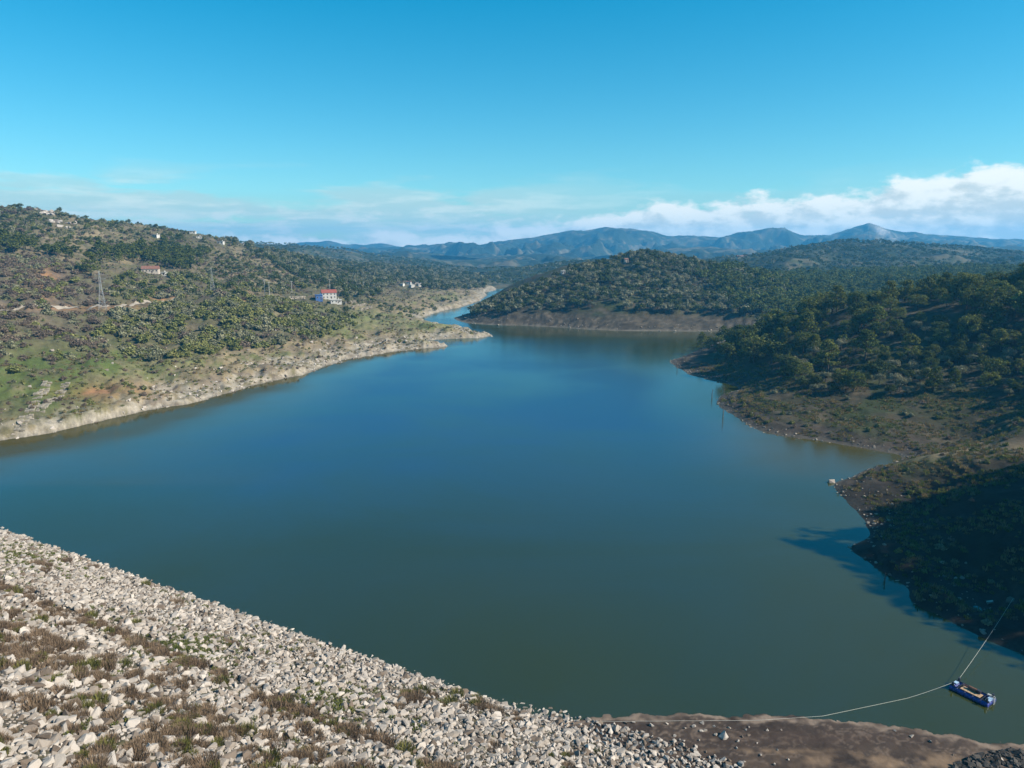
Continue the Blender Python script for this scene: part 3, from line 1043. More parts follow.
# ------------------------------------------------------------------ stuff: masses instanced on points
def scatter(name, pts, rz, scl, idx, protos, label, cat=None, parent=None, tilt=None):
    pts = np.asarray(pts, np.float32)
    n = len(pts)
    if n == 0:
        return None
    me = bpy.data.meshes.new(name)
    me.vertices.add(n)
    me.vertices.foreach_set('co', pts.ravel())
    rot = np.zeros((n, 3), np.float32)
    if tilt is not None:
        rot[:, :2] = tilt
    rot[:, 2] = rz
    at = me.attributes.new('rot', 'FLOAT_VECTOR', 'POINT')
    at.data.foreach_set('vector', rot.ravel())
    sc = np.asarray(scl, np.float32)
    if sc.ndim == 1:
        sc = np.repeat(sc[:, None], 3, 1)
    at = me.attributes.new('scl', 'FLOAT_VECTOR', 'POINT')
    at.data.foreach_set('vector', np.ascontiguousarray(sc, np.float32).ravel())
    at = me.attributes.new('pick', 'INT', 'POINT')
    at.data.foreach_set('value', np.asarray(idx, np.int32))
    me.update()
    coll = bpy.data.collections.new(name + '_kinds')
    for i, pm in enumerate(protos):
        coll.objects.link(bpy.data.objects.new(f'{name}_kind_{i:02d}', pm))
    g = bpy.data.node_groups.new(name + '_scatter', 'GeometryNodeTree')
    g.interface.new_socket('Geometry', in_out='INPUT', socket_type='NodeSocketGeometry')
    g.interface.new_socket('Geometry', in_out='OUTPUT', socket_type='NodeSocketGeometry')
    gi = g.nodes.new('NodeGroupInput')
    go = g.nodes.new('NodeGroupOutput')
    ip = g.nodes.new('GeometryNodeInstanceOnPoints')
    ci = g.nodes.new('GeometryNodeCollectionInfo')
    ci.inputs['Collection'].default_value = coll
    ci.inputs['Separate Children'].default_value = True
    ci.inputs['Reset Children'].default_value = True

    def na(nm, ty):
        q = g.nodes.new('GeometryNodeInputNamedAttribute')
        q.data_type = ty
        q.inputs['Name'].default_value = nm
        return q.outputs['Attribute']
    e2r = g.nodes.new('FunctionNodeEulerToRotation')
    g.links.new(na('rot', 'FLOAT_VECTOR'), e2r.inputs[0])
    g.links.new(gi.outputs[0], ip.inputs['Points'])
    g.links.new(ci.outputs[0], ip.inputs['Instance'])
    ip.inputs['Pick Instance'].default_value = True
    g.links.new(na('pick', 'INT'), ip.inputs['Instance Index'])
    g.links.new(e2r.outputs[0], ip.inputs['Rotation'])
    g.links.new(na('scl', 'FLOAT_VECTOR'), ip.inputs['Scale'])
    g.links.new(ip.outputs[0], go.inputs[0])
    o = link(name, me, parent)
    md = o.modifiers.new('scatter', 'NODES')
    md.node_group = g
    tag(o, label if parent is None else None, cat if parent is None else None, None, 'stuff')
    return o


def jitter_grid(x0, x1, y0, y1, sp, r):
    gx = np.arange(x0, x1, sp)
    gy = np.arange(y0, y1, sp)
    a, c = np.meshgrid(gx, gy)
    a = a + r.uniform(-.45, .45, a.shape) * sp
    c = c + r.uniform(-.45, .45, c.shape) * sp
    return a.ravel(), c.ravel()


# ------------------------------------------------------------------ rockfill dam
DA = S(0, 530)[:2]
DB = S(490, 702)[:2]
DE = (DB - DA) / np.linalg.norm(DB - DA)
DN = np.array([DE[1], -DE[0]])
if DN @ (-DA) < 0:
    DN = -DN
DSL = 0.42


def dam_z(d):
    """upstream face with a narrow berm"""
    d = np.asarray(d, float)
    z = DSL * d
    berm = 0.7 * (sstep(27.5, 29.5, d) - sstep(29.5, 34.5, d))
    return z - berm


def dam_xy(s, d):
    return DA[0] + DE[0] * s + DN[0] * d, DA[1] + DE[1] * s + DN[1] * d


dam = link('rockfill_dam', None, loc=(0, 0, 0))
tag(dam, 'pale rockfill embankment dam face sloping down to the lake in the near corner', 'dam')
ds, dd = np.meshgrid(np.linspace(-60, 235, 300), np.linspace(-9, 100, 150))
xx, yy = dam_xy(ds, dd)
zz = dam_z(dd) + 0.12 * fbm(xx, yy, 5, 3)
zz = np.minimum(zz, 38.5)
n = fbm(xx, yy, 10, 4, 0.6)
col = lerp(np.zeros(xx.shape + (3,)) + np.array([0.115, 0.095, 0.072]), np.array([0.085, 0.08, 0.042]), 0.35 + n)
col = lerp(col, np.array([0.075, 0.055, 0.045]), 1 - sstep(0.2, 1.2, dd))
face = link('embankment', mesh_np('embankment', np.stack([xx.ravel(), yy.ravel(), zz.ravel()], 1), grid_faces(*xx.shape)[:, ::-1], M['land'], True, colors=col.reshape(-1, 3)), dam)

rocks = [rock_mesh(f'rock_shape_{i}', 40 + i, M['rock'], 12 + i % 6) for i in range(12)]
r = np.random.default_rng(21)


def dam_rocks(sp, smin, smax, dmin, dmax, keep):
    s, d = jitter_grid(-30, 205, dmin, dmax, sp, r)
    x, y = dam_xy(s, d)
    size = r.uniform(0, 1, len(s)) ** 1.8 * (smax - smin) + smin
    size = size * (1 + 0.06 * sstep(30, 52, d))
    z = dam_z(d) + size * 0.12
    u, v, dep = proj(x, y, z)
    k = (u > -25) & (u < 1050) & (v < 800) & (r.uniform(0, 1, len(s)) < keep(u, v, d, x, y))
    return np.stack([x, y, z], 1)[k], size[k], u[k], v[k], dep[k]


def big_keep(u, v, d, x, y):
    n = fbm(x, y, 9, 3, 0.6, 5.0)
    low = sstep(36, 46, d)
    return np.clip(0.85 - 0.12 * low + n * 0.45, 0.05, 1)


p1, z1, u1, v1, e1 = dam_rocks(1.0, 0.62, 1.5, -0.8, 88, big_keep)
p2, z2, u2, v2, e2 = dam_rocks(0.60, 0.32, 0.70, -1.0, 88, lambda u, v, d, x, y: np.clip(0.82 - 0.12 * sstep(36, 46, d) + 0.4 * fbm(x, y, 7, 3, 0.6, 2.0), 0.1, 1))
p3, z3, u3, v3_, e3 = dam_rocks(3.0, 1.1, 1.75, 36, 88, lambda u, v, d, x, y: np.full(u.shape, 0.62))
ts, td = jitter_grid(135, 205, -6, 2, 0.75, r)
tx_, ty_ = dam_xy(ts, td)
tsz = r.uniform(0.35, 1.1, len(ts))
tz_ = np.maximum(dam_z(td), H_M(tx_, ty_)) + tsz * 0.1
tu, tv, te = proj(tx_, ty_, tz_)
tk = (td > -4.6 * sstep(140, 188, ts) + 0.6 * fbm(tx_, ty_, 5, 2)) & (r.uniform(0, 1, len(ts)) < 0.9) & (tv < 800)
p1, z1, u1, v1, e1 = np.concatenate([p1, np.stack([tx_, ty_, tz_], 1)[tk]]), np.concatenate([z1, tsz[tk]]), np.concatenate([u1, tu[tk]]), np.concatenate([v1, tv[tk]]), np.concatenate([e1, te[tk]])
pp = np.concatenate([p1, p2, p3])
sz = np.concatenate([z1, z2, z3])
dep = np.concatenate([e1, e2, e3])
uu = np.concatenate([u1, u2, u3])
vv = np.concatenate([v1, v2, v3_])
app = sz / dep * ((uu > 2) & (uu < 1022) & (vv < 764))
order = np.argsort(-app)
n = len(pp)
idx = r.integers(0, 12, n)
rz = r.uniform(0, 6.28, n)
tilt = r.normal(0, 0.35, (n, 2))
tilt[:, 0] += -0.15
for q in order[:300]:
    o = link('rock', rocks[idx[q]], dam, loc=pp[q], rot=(tilt[q, 0], tilt[q, 1], rz[q]), scl=(sz[q] * 1.1,) * 3)
rest = order[300:]
scatter('riprap', pp[rest], rz[rest], sz[rest] * 1.1, idx[rest], rocks, None, parent=dam, tilt=tilt[rest])

# dry brush on the berm and between the boulders
BR = [brush_mesh(f'brush_shape_{i}', 70 + i, 520, M['dry'], 0.75, 0.62, 0.020, 1.5) for i in range(3)]
BG = [brush_mesh(f'green_brush_shape_{i}', 80 + i, 320, M['drygreen'], 0.6, 0.7, 0.020, 1.2) for i in range(2)]
r = np.random.default_rng(33)
s, d = jitter_grid(-20, 200, 2, 85, 0.9, r)
x, y = dam_xy(s, d)
z = dam_z(d)
u, v, dp = proj(x, y, z)
nb = fbm(x, y, 13, 3, 0.55, 6.0)
nb2 = fbm(x, y, 4, 2, 0.55, 1.0)
berm = np.exp(-((d - 31.0 - nb * 2) / 1.5) ** 2)
low = sstep(35, 42, d) * (1 - sstep(60, 84, d) * 0.3)
patch = np.exp(-((d - 46.5 - nb * 5) / 4.2) ** 2) * 0.95 + 0.5 * np.exp(-((d - 58 - nb * 8) / 2.5) ** 2) + 0.45 * soft(u, v, 430, 700, 40, 8) + 0.4 * soft(u, v, 15, 620, 30, 10)
prob = np.clip(berm * 0.7 * (0.6 + nb) + patch * (0.30 + nb2 * 1.7) + low * sstep(0.2, 0.5, nb + nb2 * 0.6) * 0.14 + 0.06 * sstep(0.35, 0.6, nb), 0, 0.95)
k = (r.uniform(0, 1, len(s)) < prob) & (u > -15) & (u < 1030) & (v < 785)
bp = np.stack([x, y, z + 0.12], 1)[k]
bs = 0.85 + 1.45 * r.uniform(0, 1, k.sum()) ** 1.6
app = bs / dp[k] * ((u[k] > 0) & (u[k] < 1024) & (v[k] < 766))
o_ = np.argsort(-app)
gsel = r.uniform(0, 1, len(bp)) < 0.22
brz = r.uniform(0, 6.28, len(bp))
nbig = 180
for q in o_[:nbig]:
    me = BG[q % 2] if gsel[q] else BR[q % 3]
    o = link('dry_shrub', me, loc=bp[q], rot=(0, 0, brz[q]), scl=(bs[q],) * 3)
    ub, vb, _ = proj(*bp[q])
    wsz = 'large' if bs[q] > 1.85 else ('small' if bs[q] < 1.4 else 'medium')
    wpl = ('far up' if vb < 680 else ('midway down' if vb < 715 else ('low down' if vb < 742 else 'at the bottom edge'))) + ' ' + ('at the left edge' if ub < 70 else ('left of the brush' if ub < 150 else ('amid the brush' if ub < 240 else ('right of the brush' if ub < 340 else 'towards the mud'))))
    if gsel[q]:
        tag(o, f'{wsz} olive green tussock {wpl} on the dam', 'shrub', 'green tussocks on the dam')
    else:
        tag(o, f'{wsz} brown wiry tussock {wpl} on the dam', 'shrub', 'dry tussocks on the dam')
q = o_[nbig:]
scatter('dry_brush', bp[q], brz[q], bs[q], np.where(gsel[q], 3 + q % 2, q % 3), BR + BG, 'mat of dry brown brush along the berm of the dam', 'brush')
# green weeds low on the face
GW = [brush_mesh(f'weed_shape_{i}', 90 + i, 70, M['grass'], 0.5, 0.4, 0.05) for i in range(2)]
s, d = jitter_grid(-20, 200, 3, 60, 0.8, r)
x, y = dam_xy(s, d)
u, v, dp = proj(x, y, dam_z(d))
pw_ = soft(u, v, 190, 650, 40, 12) * 0.9 + soft(u, v, 330, 705, 50, 16) * 0.5 + 0.10 * sstep(0.1, 0.5, fbm(x, y, 11, 3)) + soft(u, v, 30, 560, 60, 16) * 0.3
k = (r.uniform(0, 1, len(s)) < pw_) & (u > -10) & (v < 780)
scatter('weeds', np.stack([x, y, dam_z(d) + 0.25], 1)[k], r.uniform(0, 6, k.sum()), r.uniform(.6, 1.3, k.sum()), r.integers(0, 2, k.sum()), GW, 'green weeds sprouting between the small stones of the dam', 'weeds')

# ------------------------------------------------------------------ stones on the mud, dark rubble in the near corner
r = np.random.default_rng(5)
st = [(418, 232, 1.5), (535, 216, .9), (770, 254, 1.5), (700, 210, .7), (712, 234, .7), (698, 236, .6), (745, 248, .6), (643, 225, .7), (672, 220, .6), (680, 288, .6), (855, 250, .6),
      (835, 255, .6), (790, 224, .6), (915, 234, .5), (962, 232, .4), (447, 210, .6), (458, 232, .6), (538, 256, .4), (640, 268, .5), (628, 266, .5), (815, 292, .5), (712, 305, .5), (893, 316, .5),
      (840, 338, .5), (585, 212, .5), (475, 208, .6), (740, 220, .5), (820, 270, .5), (855, 223, .4), (883, 276, .4), (948, 298, .4), (610, 252, .5), (690, 266, .4), (845, 232, .4), (985, 330, .4), (940, 346, .5)]
stones = [(490 + a / 3.303, 660 + c / 3.306, w) for a, c, w in st] + [(912, 737, .7), (931, 742, .8), (953, 755, .5), (895, 731, .4), (976, 764, .6), (1002, 760, .5)]
for u, v, w in stones:
    q = S(u, v, 0.8)
    for _ in range(3):
        q = S(u, v, float(H_M(np.array([q[0]]), np.array([q[1]]))[0]))
    link('stone', rocks[r.integers(0, 12)], mud_o, loc=(q[0], q[1], q[2] + 0.08), rot=(r.normal(0, .3), r.normal(0, .3), r.uniform(0, 6)), scl=(w * 1.05,) * 3)
darkr = [rock_mesh(f'dark_rock_shape_{i}', 140 + i, M['rock_dark']) for i in range(6)]
x, y = jitter_grid(40, 90, 70, 105, 0.7, r)
z = H_M(x, y)
u, v, dp = proj(x, y, z)
k = inpoly(u, v, [(955, 764), (975, 754), (990, 751), (1030, 749), (1090, 752), (1090, 800), (940, 800)]) & (r.uniform(0, 1, len(x)) < .95)
kk = np.where(k)[0]
scatter('dark_rubble', np.stack([x, y, z], 1)[kk], r.uniform(0, 6, len(kk)), r.uniform(.6, 1.5, len(kk)), r.integers(0, 6, len(kk)), darkr, 'dark wet rubble at the mud edge in the near corner', 'rubble', tilt=r.normal(0, .4, (len(kk), 2)))

# stones along both shores
browns = [rock_mesh(f'shore_rock_shape_{i}', 160 + i, M['rock_brown']) for i in range(6)]


def shore_stones(name, H, x0, x1, y0, y1, sp, zmax, frac, lo, hi, protos, label, poly=None):
    x, y = jitter_grid(x0, x1, y0, y1, sp, r)
    z = H(x, y)
    u, v, dp = proj(x, y, z)
    k = (z > -0.4) & (z < zmax) & (u > -20) & (u < 1060) & (r.uniform(0, 1, len(x)) < frac * (1.2 - np.clip(z, 0, zmax) / zmax))
    if poly:
        k &= inpoly(u, v, poly)
    n = k.sum()
    scatter(name, np.stack([x, y, z], 1)[k], r.uniform(0, 6, n), lo + (hi - lo) * r.uniform(0, 1, n) ** 2.5, r.integers(0, len(protos), n), protos, label, 'stones', tilt=r.normal(0, .4, (n, 2)))


palers = rocks[:6]
shore_stones('left_shore_stones', H_L, -420, 0, 250, 680, 2.4, 5.0, 0.55, 0.5, 2.4, palers, 'pale stones along the waterline of the left bank')
shore_stones('left_slope_stones', H_L, -420, -60, 280, 600, 8.0, 22.0, 0.35, 0.8, 3.4, palers, 'scattered pale boulders on the grassy left bank')
shore_stones('right_shore_stones', H_R, 60, 260, 110, 500, 1.6, 2.6, 0.40, 0.4, 1.4, browns, 'brown stones along the waterline of the right bank')
shore_stones('hill_shore_stones', H_R, -70, 260, 640, 800, 3.0, 8.0, 0.30, 0.7, 2.6, browns, 'brown stones on the bare shore of the middle hill')

# ------------------------------------------------------------------ vegetation prototypes
PINE_C = [crown_mesh(f'pine_crown_shape_{i}', 'pine', 200 + i, 48, 38, 0.027, M['pine']) for i in range(4)]
UMB_C = [crown_mesh(f'broad_pine_crown_shape_{i}', 'umbrella', 220 + i, 50, 40, 0.028, M['pine']) for i in range(3)]
UML_C = [crown_mesh(f'light_pine_crown_shape_{i}', ('umbrella', 'pine')[i % 2], 225 + i, 46, 38, 0.027, M['pine_l']) for i in range(2)]
PINE_T = [trunk_mesh(f'pine_trunk_shape_{i}', 230 + i, 0.86, 0.022, 9) for i in range(2)]
OLV_C = [crown_mesh(f'olive_crown_shape_{i}', 'round', 240 + i, 40, 36, 0.033, M['olive']) for i in range(4)]
OAK_C = [crown_mesh(f'oak_crown_shape_{i}', 'round', 250 + i, 40, 36, 0.034, M['oak']) for i in range(3)]
OLV_T = [trunk_mesh(f'olive_trunk_shape_{i}', 260 + i, 0.5, 0.035, 6) for i in range(2)]
T_OLV = [small_tree_mesh(f'small_olive_shape_{i}', 'round', 300 + i, 20, 12, 0.075, M['olive']) for i in range(4)]
T_OAK = [small_tree_mesh(f'small_oak_shape_{i}', 'round', 310 + i, 20, 12, 0.075, M['oak']) for i in range(4)]
T_PIN = [small_tree_mesh(f'small_pine_shape_{i}', 'pine', 320 + i, 24, 12, 0.058, M['pine']) for i in range(4)]
T_PNL = [small_tree_mesh(f'light_pine_shape_{i}', 'umbrella', 330 + i, 22, 12, 0.065, M['pine_l']) for i in range(3)]
T_BSH = [small_tree_mesh(f'bush_shape_{i}', 'low', 340 + i, 32, 16, 0.085, M['bush']) for i in range(4)]
T_BRN = [small_tree_mesh(f'brown_bush_shape_{i}', 'low', 350 + i, 30, 14, 0.06, M['brown']) for i in range(4)]
T_OBS = [small_tree_mesh(f'olive_bush_shape_{i}', 'low', 360 + i, 32, 16, 0.08, M['olive']) for i in range(3)]
F_FAR = [small_tree_mesh(f'far_tree_shape_{i}', 'round', 370 + i, 9, 7, 0.10, M['oak']) for i in range(3)] + [small_tree_mesh(f'far_olive_shape_{i}', 'round', 380 + i, 9, 7, 0.10, M['olive']) for i in range(1)]
TUFT = [brush_mesh(f'tuft_shape_{i}', 400 + i, 40, M['straw'], 0.5, 0.7, 0.05) for i in range(2)] + [brush_mesh(f'green_tuft_shape_{i}', 410 + i, 40, M['grass'], 0.5, 0.55, 0.05) for i in range(2)]

KINDS = {
    'olive': (T_OLV, 'olive_tree'), 'oak': (T_OAK, 'oak_tree'), 'pine': (T_PIN, 'pine_tree'), 'pinel': (T_PNL, 'pine_tree'),
    'bush': (T_BSH, 'green_bush'), 'brown': (T_BRN, 'leafless_bush'), 'olbush': (T_OBS, 'grey_bush'),
}
HOUSE_PX = [(151, 273, 11), (163, 275, 5), (329, 299, 14), (319, 300, 6), (336, 303, 9), (193, 233.5, 6), (199, 238.5, 5), (211, 240, 5), (221, 243.5, 6), (156, 237, 5), (147, 238, 4), (242, 243, 4), (259, 244.5, 6), (187, 236, 4), (410, 286, 12), (626, 263, 5), (563, 274, 5), (103, 310, 3), (62, 222, 12), (48, 209, 8)]
PLANTS = []     # (kind, x, y, z, size, u, v, dep, zone)


def plant(H, box, sp, poly, mix, lo, hi, zone, thin=None, seed=0, cap=1.0):
    r = np.random.default_rng(900 + seed)
    x, y = jitter_grid(box[0], box[1], box[2], box[3], sp, r)
    z = H(x, y)
    u, v, dep = proj(x, y, z)
    k = inpoly(u, v, poly) & (z > 1.5) & (r.uniform(0, 1, len(x)) < cap)
    if thin is not None:
        k &= r.uniform(0, 1, len(x)) < thin(x, y, z, u, v)
    for hu, hv, hw in HOUSE_PX:
        k &= ~((np.abs(u - hu) < hw) & (v > hv - 1.5) & (v < hv + 9))
    pv_ = np.interp(u, [-60, 0, 60, 105, 139, 176], [312, 311, 309, 307, 304, 299])
    k &= ~((u < 178) & (v > pv_ - 1.2) & (v < pv_ + 5))
    names = [a for a, _ in mix]
    w = np.cumsum([b_ for _, b_ in mix])
    pick = np.searchsorted(w / w[-1], r.uniform(0, 1, len(x)))
    for i in np.where(k)[0]:
        PLANTS.append((names[min(pick[i], len(names) - 1)], x[i], y[i], z[i], r.uniform(lo, hi) * (0.75 + 0.5 * r.uniform() ** 2), u[i], v[i], dep[i], zone))


clump = lambda a, wl, off: (lambda x, y, z, u, v: np.clip(a + fbm(x, y, wl, 3, 0.5, off) * 1.6, 0, 1))
LB = (-760, 20, 300, 1500)
plant(H_L, LB, 5.0, [(112, 303), (180, 304), (250, 297), (300, 302), (340, 312), (350, 326), (320, 338), (270, 346), (220, 352), (170, 360), (130, 358), (108, 335)], [('bush', 5), ('olbush', 4), ('brown', 0.6)], 5.2, 8.8, 'bank', clump(0.8, 34, 1.0), 1)
plant(H_L, LB, 5.6, [(-20, 300), (-20, 256), (30, 256), (90, 264), (112, 300), (120, 340), (100, 356), (40, 368), (-20, 385), (-20, 290)], [('brown', 6), ('olbush', 2), ('bush', 1.0)], 4.0, 7.6, 'scrub', clump(0.68, 26, 2.0), 2)
plant(H_L, LB, 7.0, [(-20, 236), (60, 248), (110, 252), (160, 250), (200, 258), (195, 273), (150, 266), (110, 263), (70, 260), (30, 252), (-20, 256)], [('pine', 6), ('oak', 2)], 8.0, 13.0, 'belt', clump(0.85, 40, 3.0), 3)
plant(H_L, LB, 9.0, [(150, 240), (200, 239), (218, 250), (200, 262), (140, 256)], [('pine', 3), ('oak', 4)], 7, 11, 'belt', clump(0.7, 40, 3.0), 4)
plant(H_L, (-900, 20, 600, 1500), 6.4, [(-20, 204), (60, 212), (130, 222), (200, 236), (260, 246), (330, 268), (325, 292), (270, 294), (200, 274), (120, 252), (-20, 236)], [('olbush', 4), ('oak', 3), ('bush', 2), ('brown', 2)], 3.8, 7.0, 'upper', lambda x, y, z, u, v: np.clip(0.75 + 0.5 * sstep(70, 0, u) + fbm(x, y, 60, 3, 0.5, 4.0) * 1.4 - 0.8 * soft(u, v, 90, 235, 45, 10) - 0.35 * soft(u, v, 265, 268, 40, 14), 0.15, 1), 5)
plant(H_L, LB, 6.0, [(112, 272), (200, 276), (262, 290), (250, 298), (180, 303), (112, 302)], [('bush', 4), ('olbush', 4), ('oak', 1), ('brown', 1)], 5.0, 8.5, 'upper', clump(0.8, 35, 5.0), 6)
plant(H_L, (-620, 20, 780, 1800), 8.0, [(225, 240), (300, 246), (360, 254), (430, 264), (490, 280), (485, 290), (430, 291), (400, 283), (375, 300), (345, 300), (330, 288), (290, 275)], [('olive', 4), ('oak', 5)], 6.5, 10.0, 'wood', clump(0.95, 60, 6.0), 7)
plant(H_L, LB, 8.0, [(340, 296), (380, 302), (440, 300), (470, 296), (440, 308), (420, 318), (400, 318), (350, 326), (330, 318)], [('oak', 2), ('bush', 2), ('olbush', 2)], 3.0, 5.5, 'bank', clump(0.35, 40, 7.0), 8)
plant(H_L, (-420, 0, 280, 700), 5.5, [(-20, 385), (60, 364), (130, 350), (230, 346), (330, 338), (400, 330), (480, 334), (440, 340), (380, 350), (310, 366), (230, 386), (150, 402), (100, 412), (40, 420), (-20, 425)], [('bush', 2), ('olbush', 2), ('brown', 4)], 1.3, 3.2, 'bank', clump(0.20, 22, 8.0), 9)
plant(H_R, (-80, 420, 640, 1000), 7.0, [(464, 316), (520, 291), (560, 275), (600, 264), (650, 252), (700, 260), (760, 275), (800, 285), (770, 312), (742, 317), (700, 314), (650, 313), (600, 312), (560, 311), (520, 313), (490, 317)], [('olive', 5), ('oak', 5)], 6.8, 9.8, 'hill', lambda x, y, z, u, v: np.clip(0.95 - 0.35 * soft(u, v, 600, 308, 80, 8) + fbm(x, y, 40, 2) * 0.5, 0.3, 1), 10)
plant(H_R, (100, 1250, 640, 1240), 8.5, [(690, 275), (760, 266), (900, 262), (1080, 260), (1080, 300), (830, 302), (815, 316), (770, 322), (745, 312)], [('pinel', 6), ('pine', 3)], 8, 12, 'saddle', None, 11)
# right bank: pines and pale olives on the slope, also beyond the frame
RB = (90, 560, 90, 560)
SLOPE = [(700, 352), (740, 333), (770, 315), (800, 306), (830, 296), (900, 288), (1024, 272), (1400, 240), (1400, 420), (1024, 398), (940, 396), (900, 392), (850, 394), (800, 388), (770, 376), (740, 364)]
plant(H_R, RB, 9.0, SLOPE, [('PINE', 5), ('UMB', 3), ('UML', 2.5), ('OAK', 3)], 7.0, 15.5, 'slope', lambda x, y, z, u, v: np.clip(0.80 - 0.62 * soft(u, v, 900, 372, 90, 20) + fbm(x, y, 45, 3) * 0.8, 0.1, 1) * ~((x < 262) & (y > 188) & (y < 245)), 12)
plant(H_R, RB, 6.4, [(790, 392), (790, 350), (850, 330), (940, 320), (1060, 315), (1080, 400), (940, 398), (850, 398)], [('OLV', 6), ('OAK', 3)], 4.6, 7.6, 'slope', lambda x, y, z, u, v: np.clip(0.7 + fbm(x, y, 30, 3, 0.5, 3.0) * 1.2, 0.1, 1), 13)
plant(H_R, (150, 420, 90, 330), 11.0, [(1040, -400), (3000, -400), (3000, 760), (1120, 640), (1080, 560), (1050, 470), (1040, 420)], [('PINE', 5), ('UMB', 4)], 10.0, 15.0, 'offframe', lambda x, y, z, u, v: 1.0 * (z > 22) * ((y < 198) | (x > 290)), 14)  # unseen pines beyond the frame, added to cast shade on the spur
plant(H_R, RB, 6.5, [(730, 405), (760, 385), (860, 398), (1024, 402), (1024, 430), (940, 450), (870, 448), (770, 430), (730, 410)], [('bush', 4), ('brown', 2), ('olbush', 3)], 1.2, 3.0, 'lowright', clump(0.62, 18, 5.0), 15)
plant(H_R, (90, 260, 120, 260), 6.0, [(850, 485), (900, 465), (1024, 432), (1024, 640), (960, 615), (880, 565)], [('bush', 3), ('brown', 3), ('olbush', 2)], 1.0, 2.2, 'lowright', clump(0.45, 15, 6.0), 16)

# a few distinctive single trees
for u, v, D, kd, sz_, lab in [(91, 276, 640, 'PINE', 21.0, 'tall dark conifer standing behind the lattice pylon on the left bank'),
                              (112, 228, 955, 'oak', 7.5, 'lone round tree on the bare skyline of the left hill'),
                              (853, 392, 338, 'UMB', 11.0, 'broad light green pine at the foot of the right hillside wood'),
                              (828, 372, 372, 'PINE', 17.0, 'tall pale green pine rising from the middle of the right hillside wood'),
                              (990, 318, 380, 'UMB', 18.0, 'biggest rounded pine on the crest of the right hillside')]:
    q = ground_at(u, v, D)
    H = H_L if u < 500 else H_R
    z = float(H(np.array([q[0]]), np.array([q[1]]))[0])
    uu_, vv_, dd_ = proj(q[0], q[1], z)
    PLANTS.append((kd, q[0], q[1], z, sz_, uu_, vv_, dd_, '@' + lab))

CROWNS = {'PINE': (PINE_C, PINE_T, 'pine_tree'), 'UMB': (UMB_C, PINE_T, 'pine_tree'), 'UML': (UML_C, PINE_T, 'pine_tree'), 'OAK': (OAK_C, OLV_T, 'oak_tree'), 'OLV': (OLV_C, OLV_T, 'olive_tree')}
GRP = {'hill': 'grove on the middle hill', 'saddle': 'wood behind the right bank', 'belt': 'tree belt on the left hill', 'wood': 'wood above the far left shore', 'bank': 'bushes on the left bank',
       'upper': 'scrub on the upper left hill', 'slope': 'wood on the right hillside', 'offframe': 'unseen pines added on the abutment', 'scrub': 'brown scrub by the pylon', 'lowright': 'bushes on the open right bank'}
WORD = {('pine_tree', 0): 'dark pine', ('oak_tree', 0): 'dark round tree', ('olive_tree', 0): 'pale grey tree', ('green_bush', 0): 'green bush', ('grey_bush', 0): 'grey green bush', ('leafless_bush', 0): 'brown leafless bush'}
PLACES = {   # zone: across (limit, phrase), up and down (limit, phrase)
    'slope': ([(770, "near the right bank tip"), (830, "above the second point"), (890, "in mid right hillside"), (950, "above the grassy cove"), (2000, "at the right hillside end")],
              [(295, 'on the crest'), (308, 'close under the crest'), (322, 'below the crest'), (338, 'above mid slope'), (352, 'at mid slope'), (368, 'halfway down'), (378, 'low down'), (388, 'at the foot'), (2000, 'lowest of all')]),
    'bank': ([(60, 'above the stone ramps'), (150, "right of the stone ramps"), (210, 'above the widest dry shore'), (240, 'far left of the pole pair'), (270, 'below the pole pair'), (300, 'left of the red roofed house'), (330, 'below the red roofed house'), (2000, "on the low left point")],
             [(306, 'along the gravel track'), (314, 'below the gravel track'), (320, 'uppermost in the thicket'), (326, 'in the upper thicket'), (340, 'in the lower thicket'), (360, 'at the thicket edge'), (2000, 'close to the left shore')]),
    'scrub': ([(12, "at the very left edge"), (35, "at the left bank end"), (55, 'left of the red soil patch'), (75, 'around the red soil patch'), (95, 'left of the lattice pylon'), (2000, 'around the lattice pylon')], [(275, 'high above the gravel track'), (285, 'well above the gravel track'), (300, 'above the gravel track'), (315, 'beside the gravel track'), (335, 'just below the gravel track'), (2000, 'low above the green slope')]),
    'hill': ([(530, "on the middle hill's left shoulder"), (590, "on the middle hill left of centre"), (650, 'under the top of the middle hill'), (710, 'right of the top of the middle hill'), (2000, 'on the right flank of the middle hill')],
             [(275, 'along the skyline'), (290, 'high up'), (303, 'halfway down'), (2000, 'above the shore')]),
    'upper': ([(60, "at the left hill's end"), (120, "around the pale outcrop"), (180, 'above the brown roofed house'), (240, 'under the ridge hamlet'), (2000, "near the far ridge house")], [(228, 'on the skyline'), (245, 'high up'), (270, 'halfway up'), (2000, 'low down')]),
    'belt': ([(60, 'left of the tall conifer'), (130, 'behind the lattice pylon'), (2000, 'above the brown roofed house')], [(250, 'in the upper tree belt'), (2000, 'in the lower tree belt')]),
    'wood': ([(300, 'above the pole pair'), (370, 'behind the red roofed house'), (2000, 'around the channel hamlet')], [(265, 'high in the far left wood'), (280, "amid the far left wood"), (2000, 'low in the far left wood')]),
    'saddle': ([(760, 'against the middle hill'), (800, 'beside the middle hill'), (840, 'above the bay'), (900, 'behind the right bank wood'), (2000, "behind the right crest")], [(264, 'at the very back of the wood'), (270, 'at the back of the wood'), (278, 'in mid wood'), (288, 'at the front of the wood'), (2000, 'lowest in the wood')]),
    'lowright': ([(800, 'above the second point'), (900, "on the open right bank"), (2000, "at the open bank's right edge")], [(425, 'below the hillside wood'), (460, 'near the cove'), (2000, 'on the shaded near spur')]),
    'offframe': ([(2000, 'above the shaded near shore')], [(2000, 'on the unseen abutment slope')]),
}
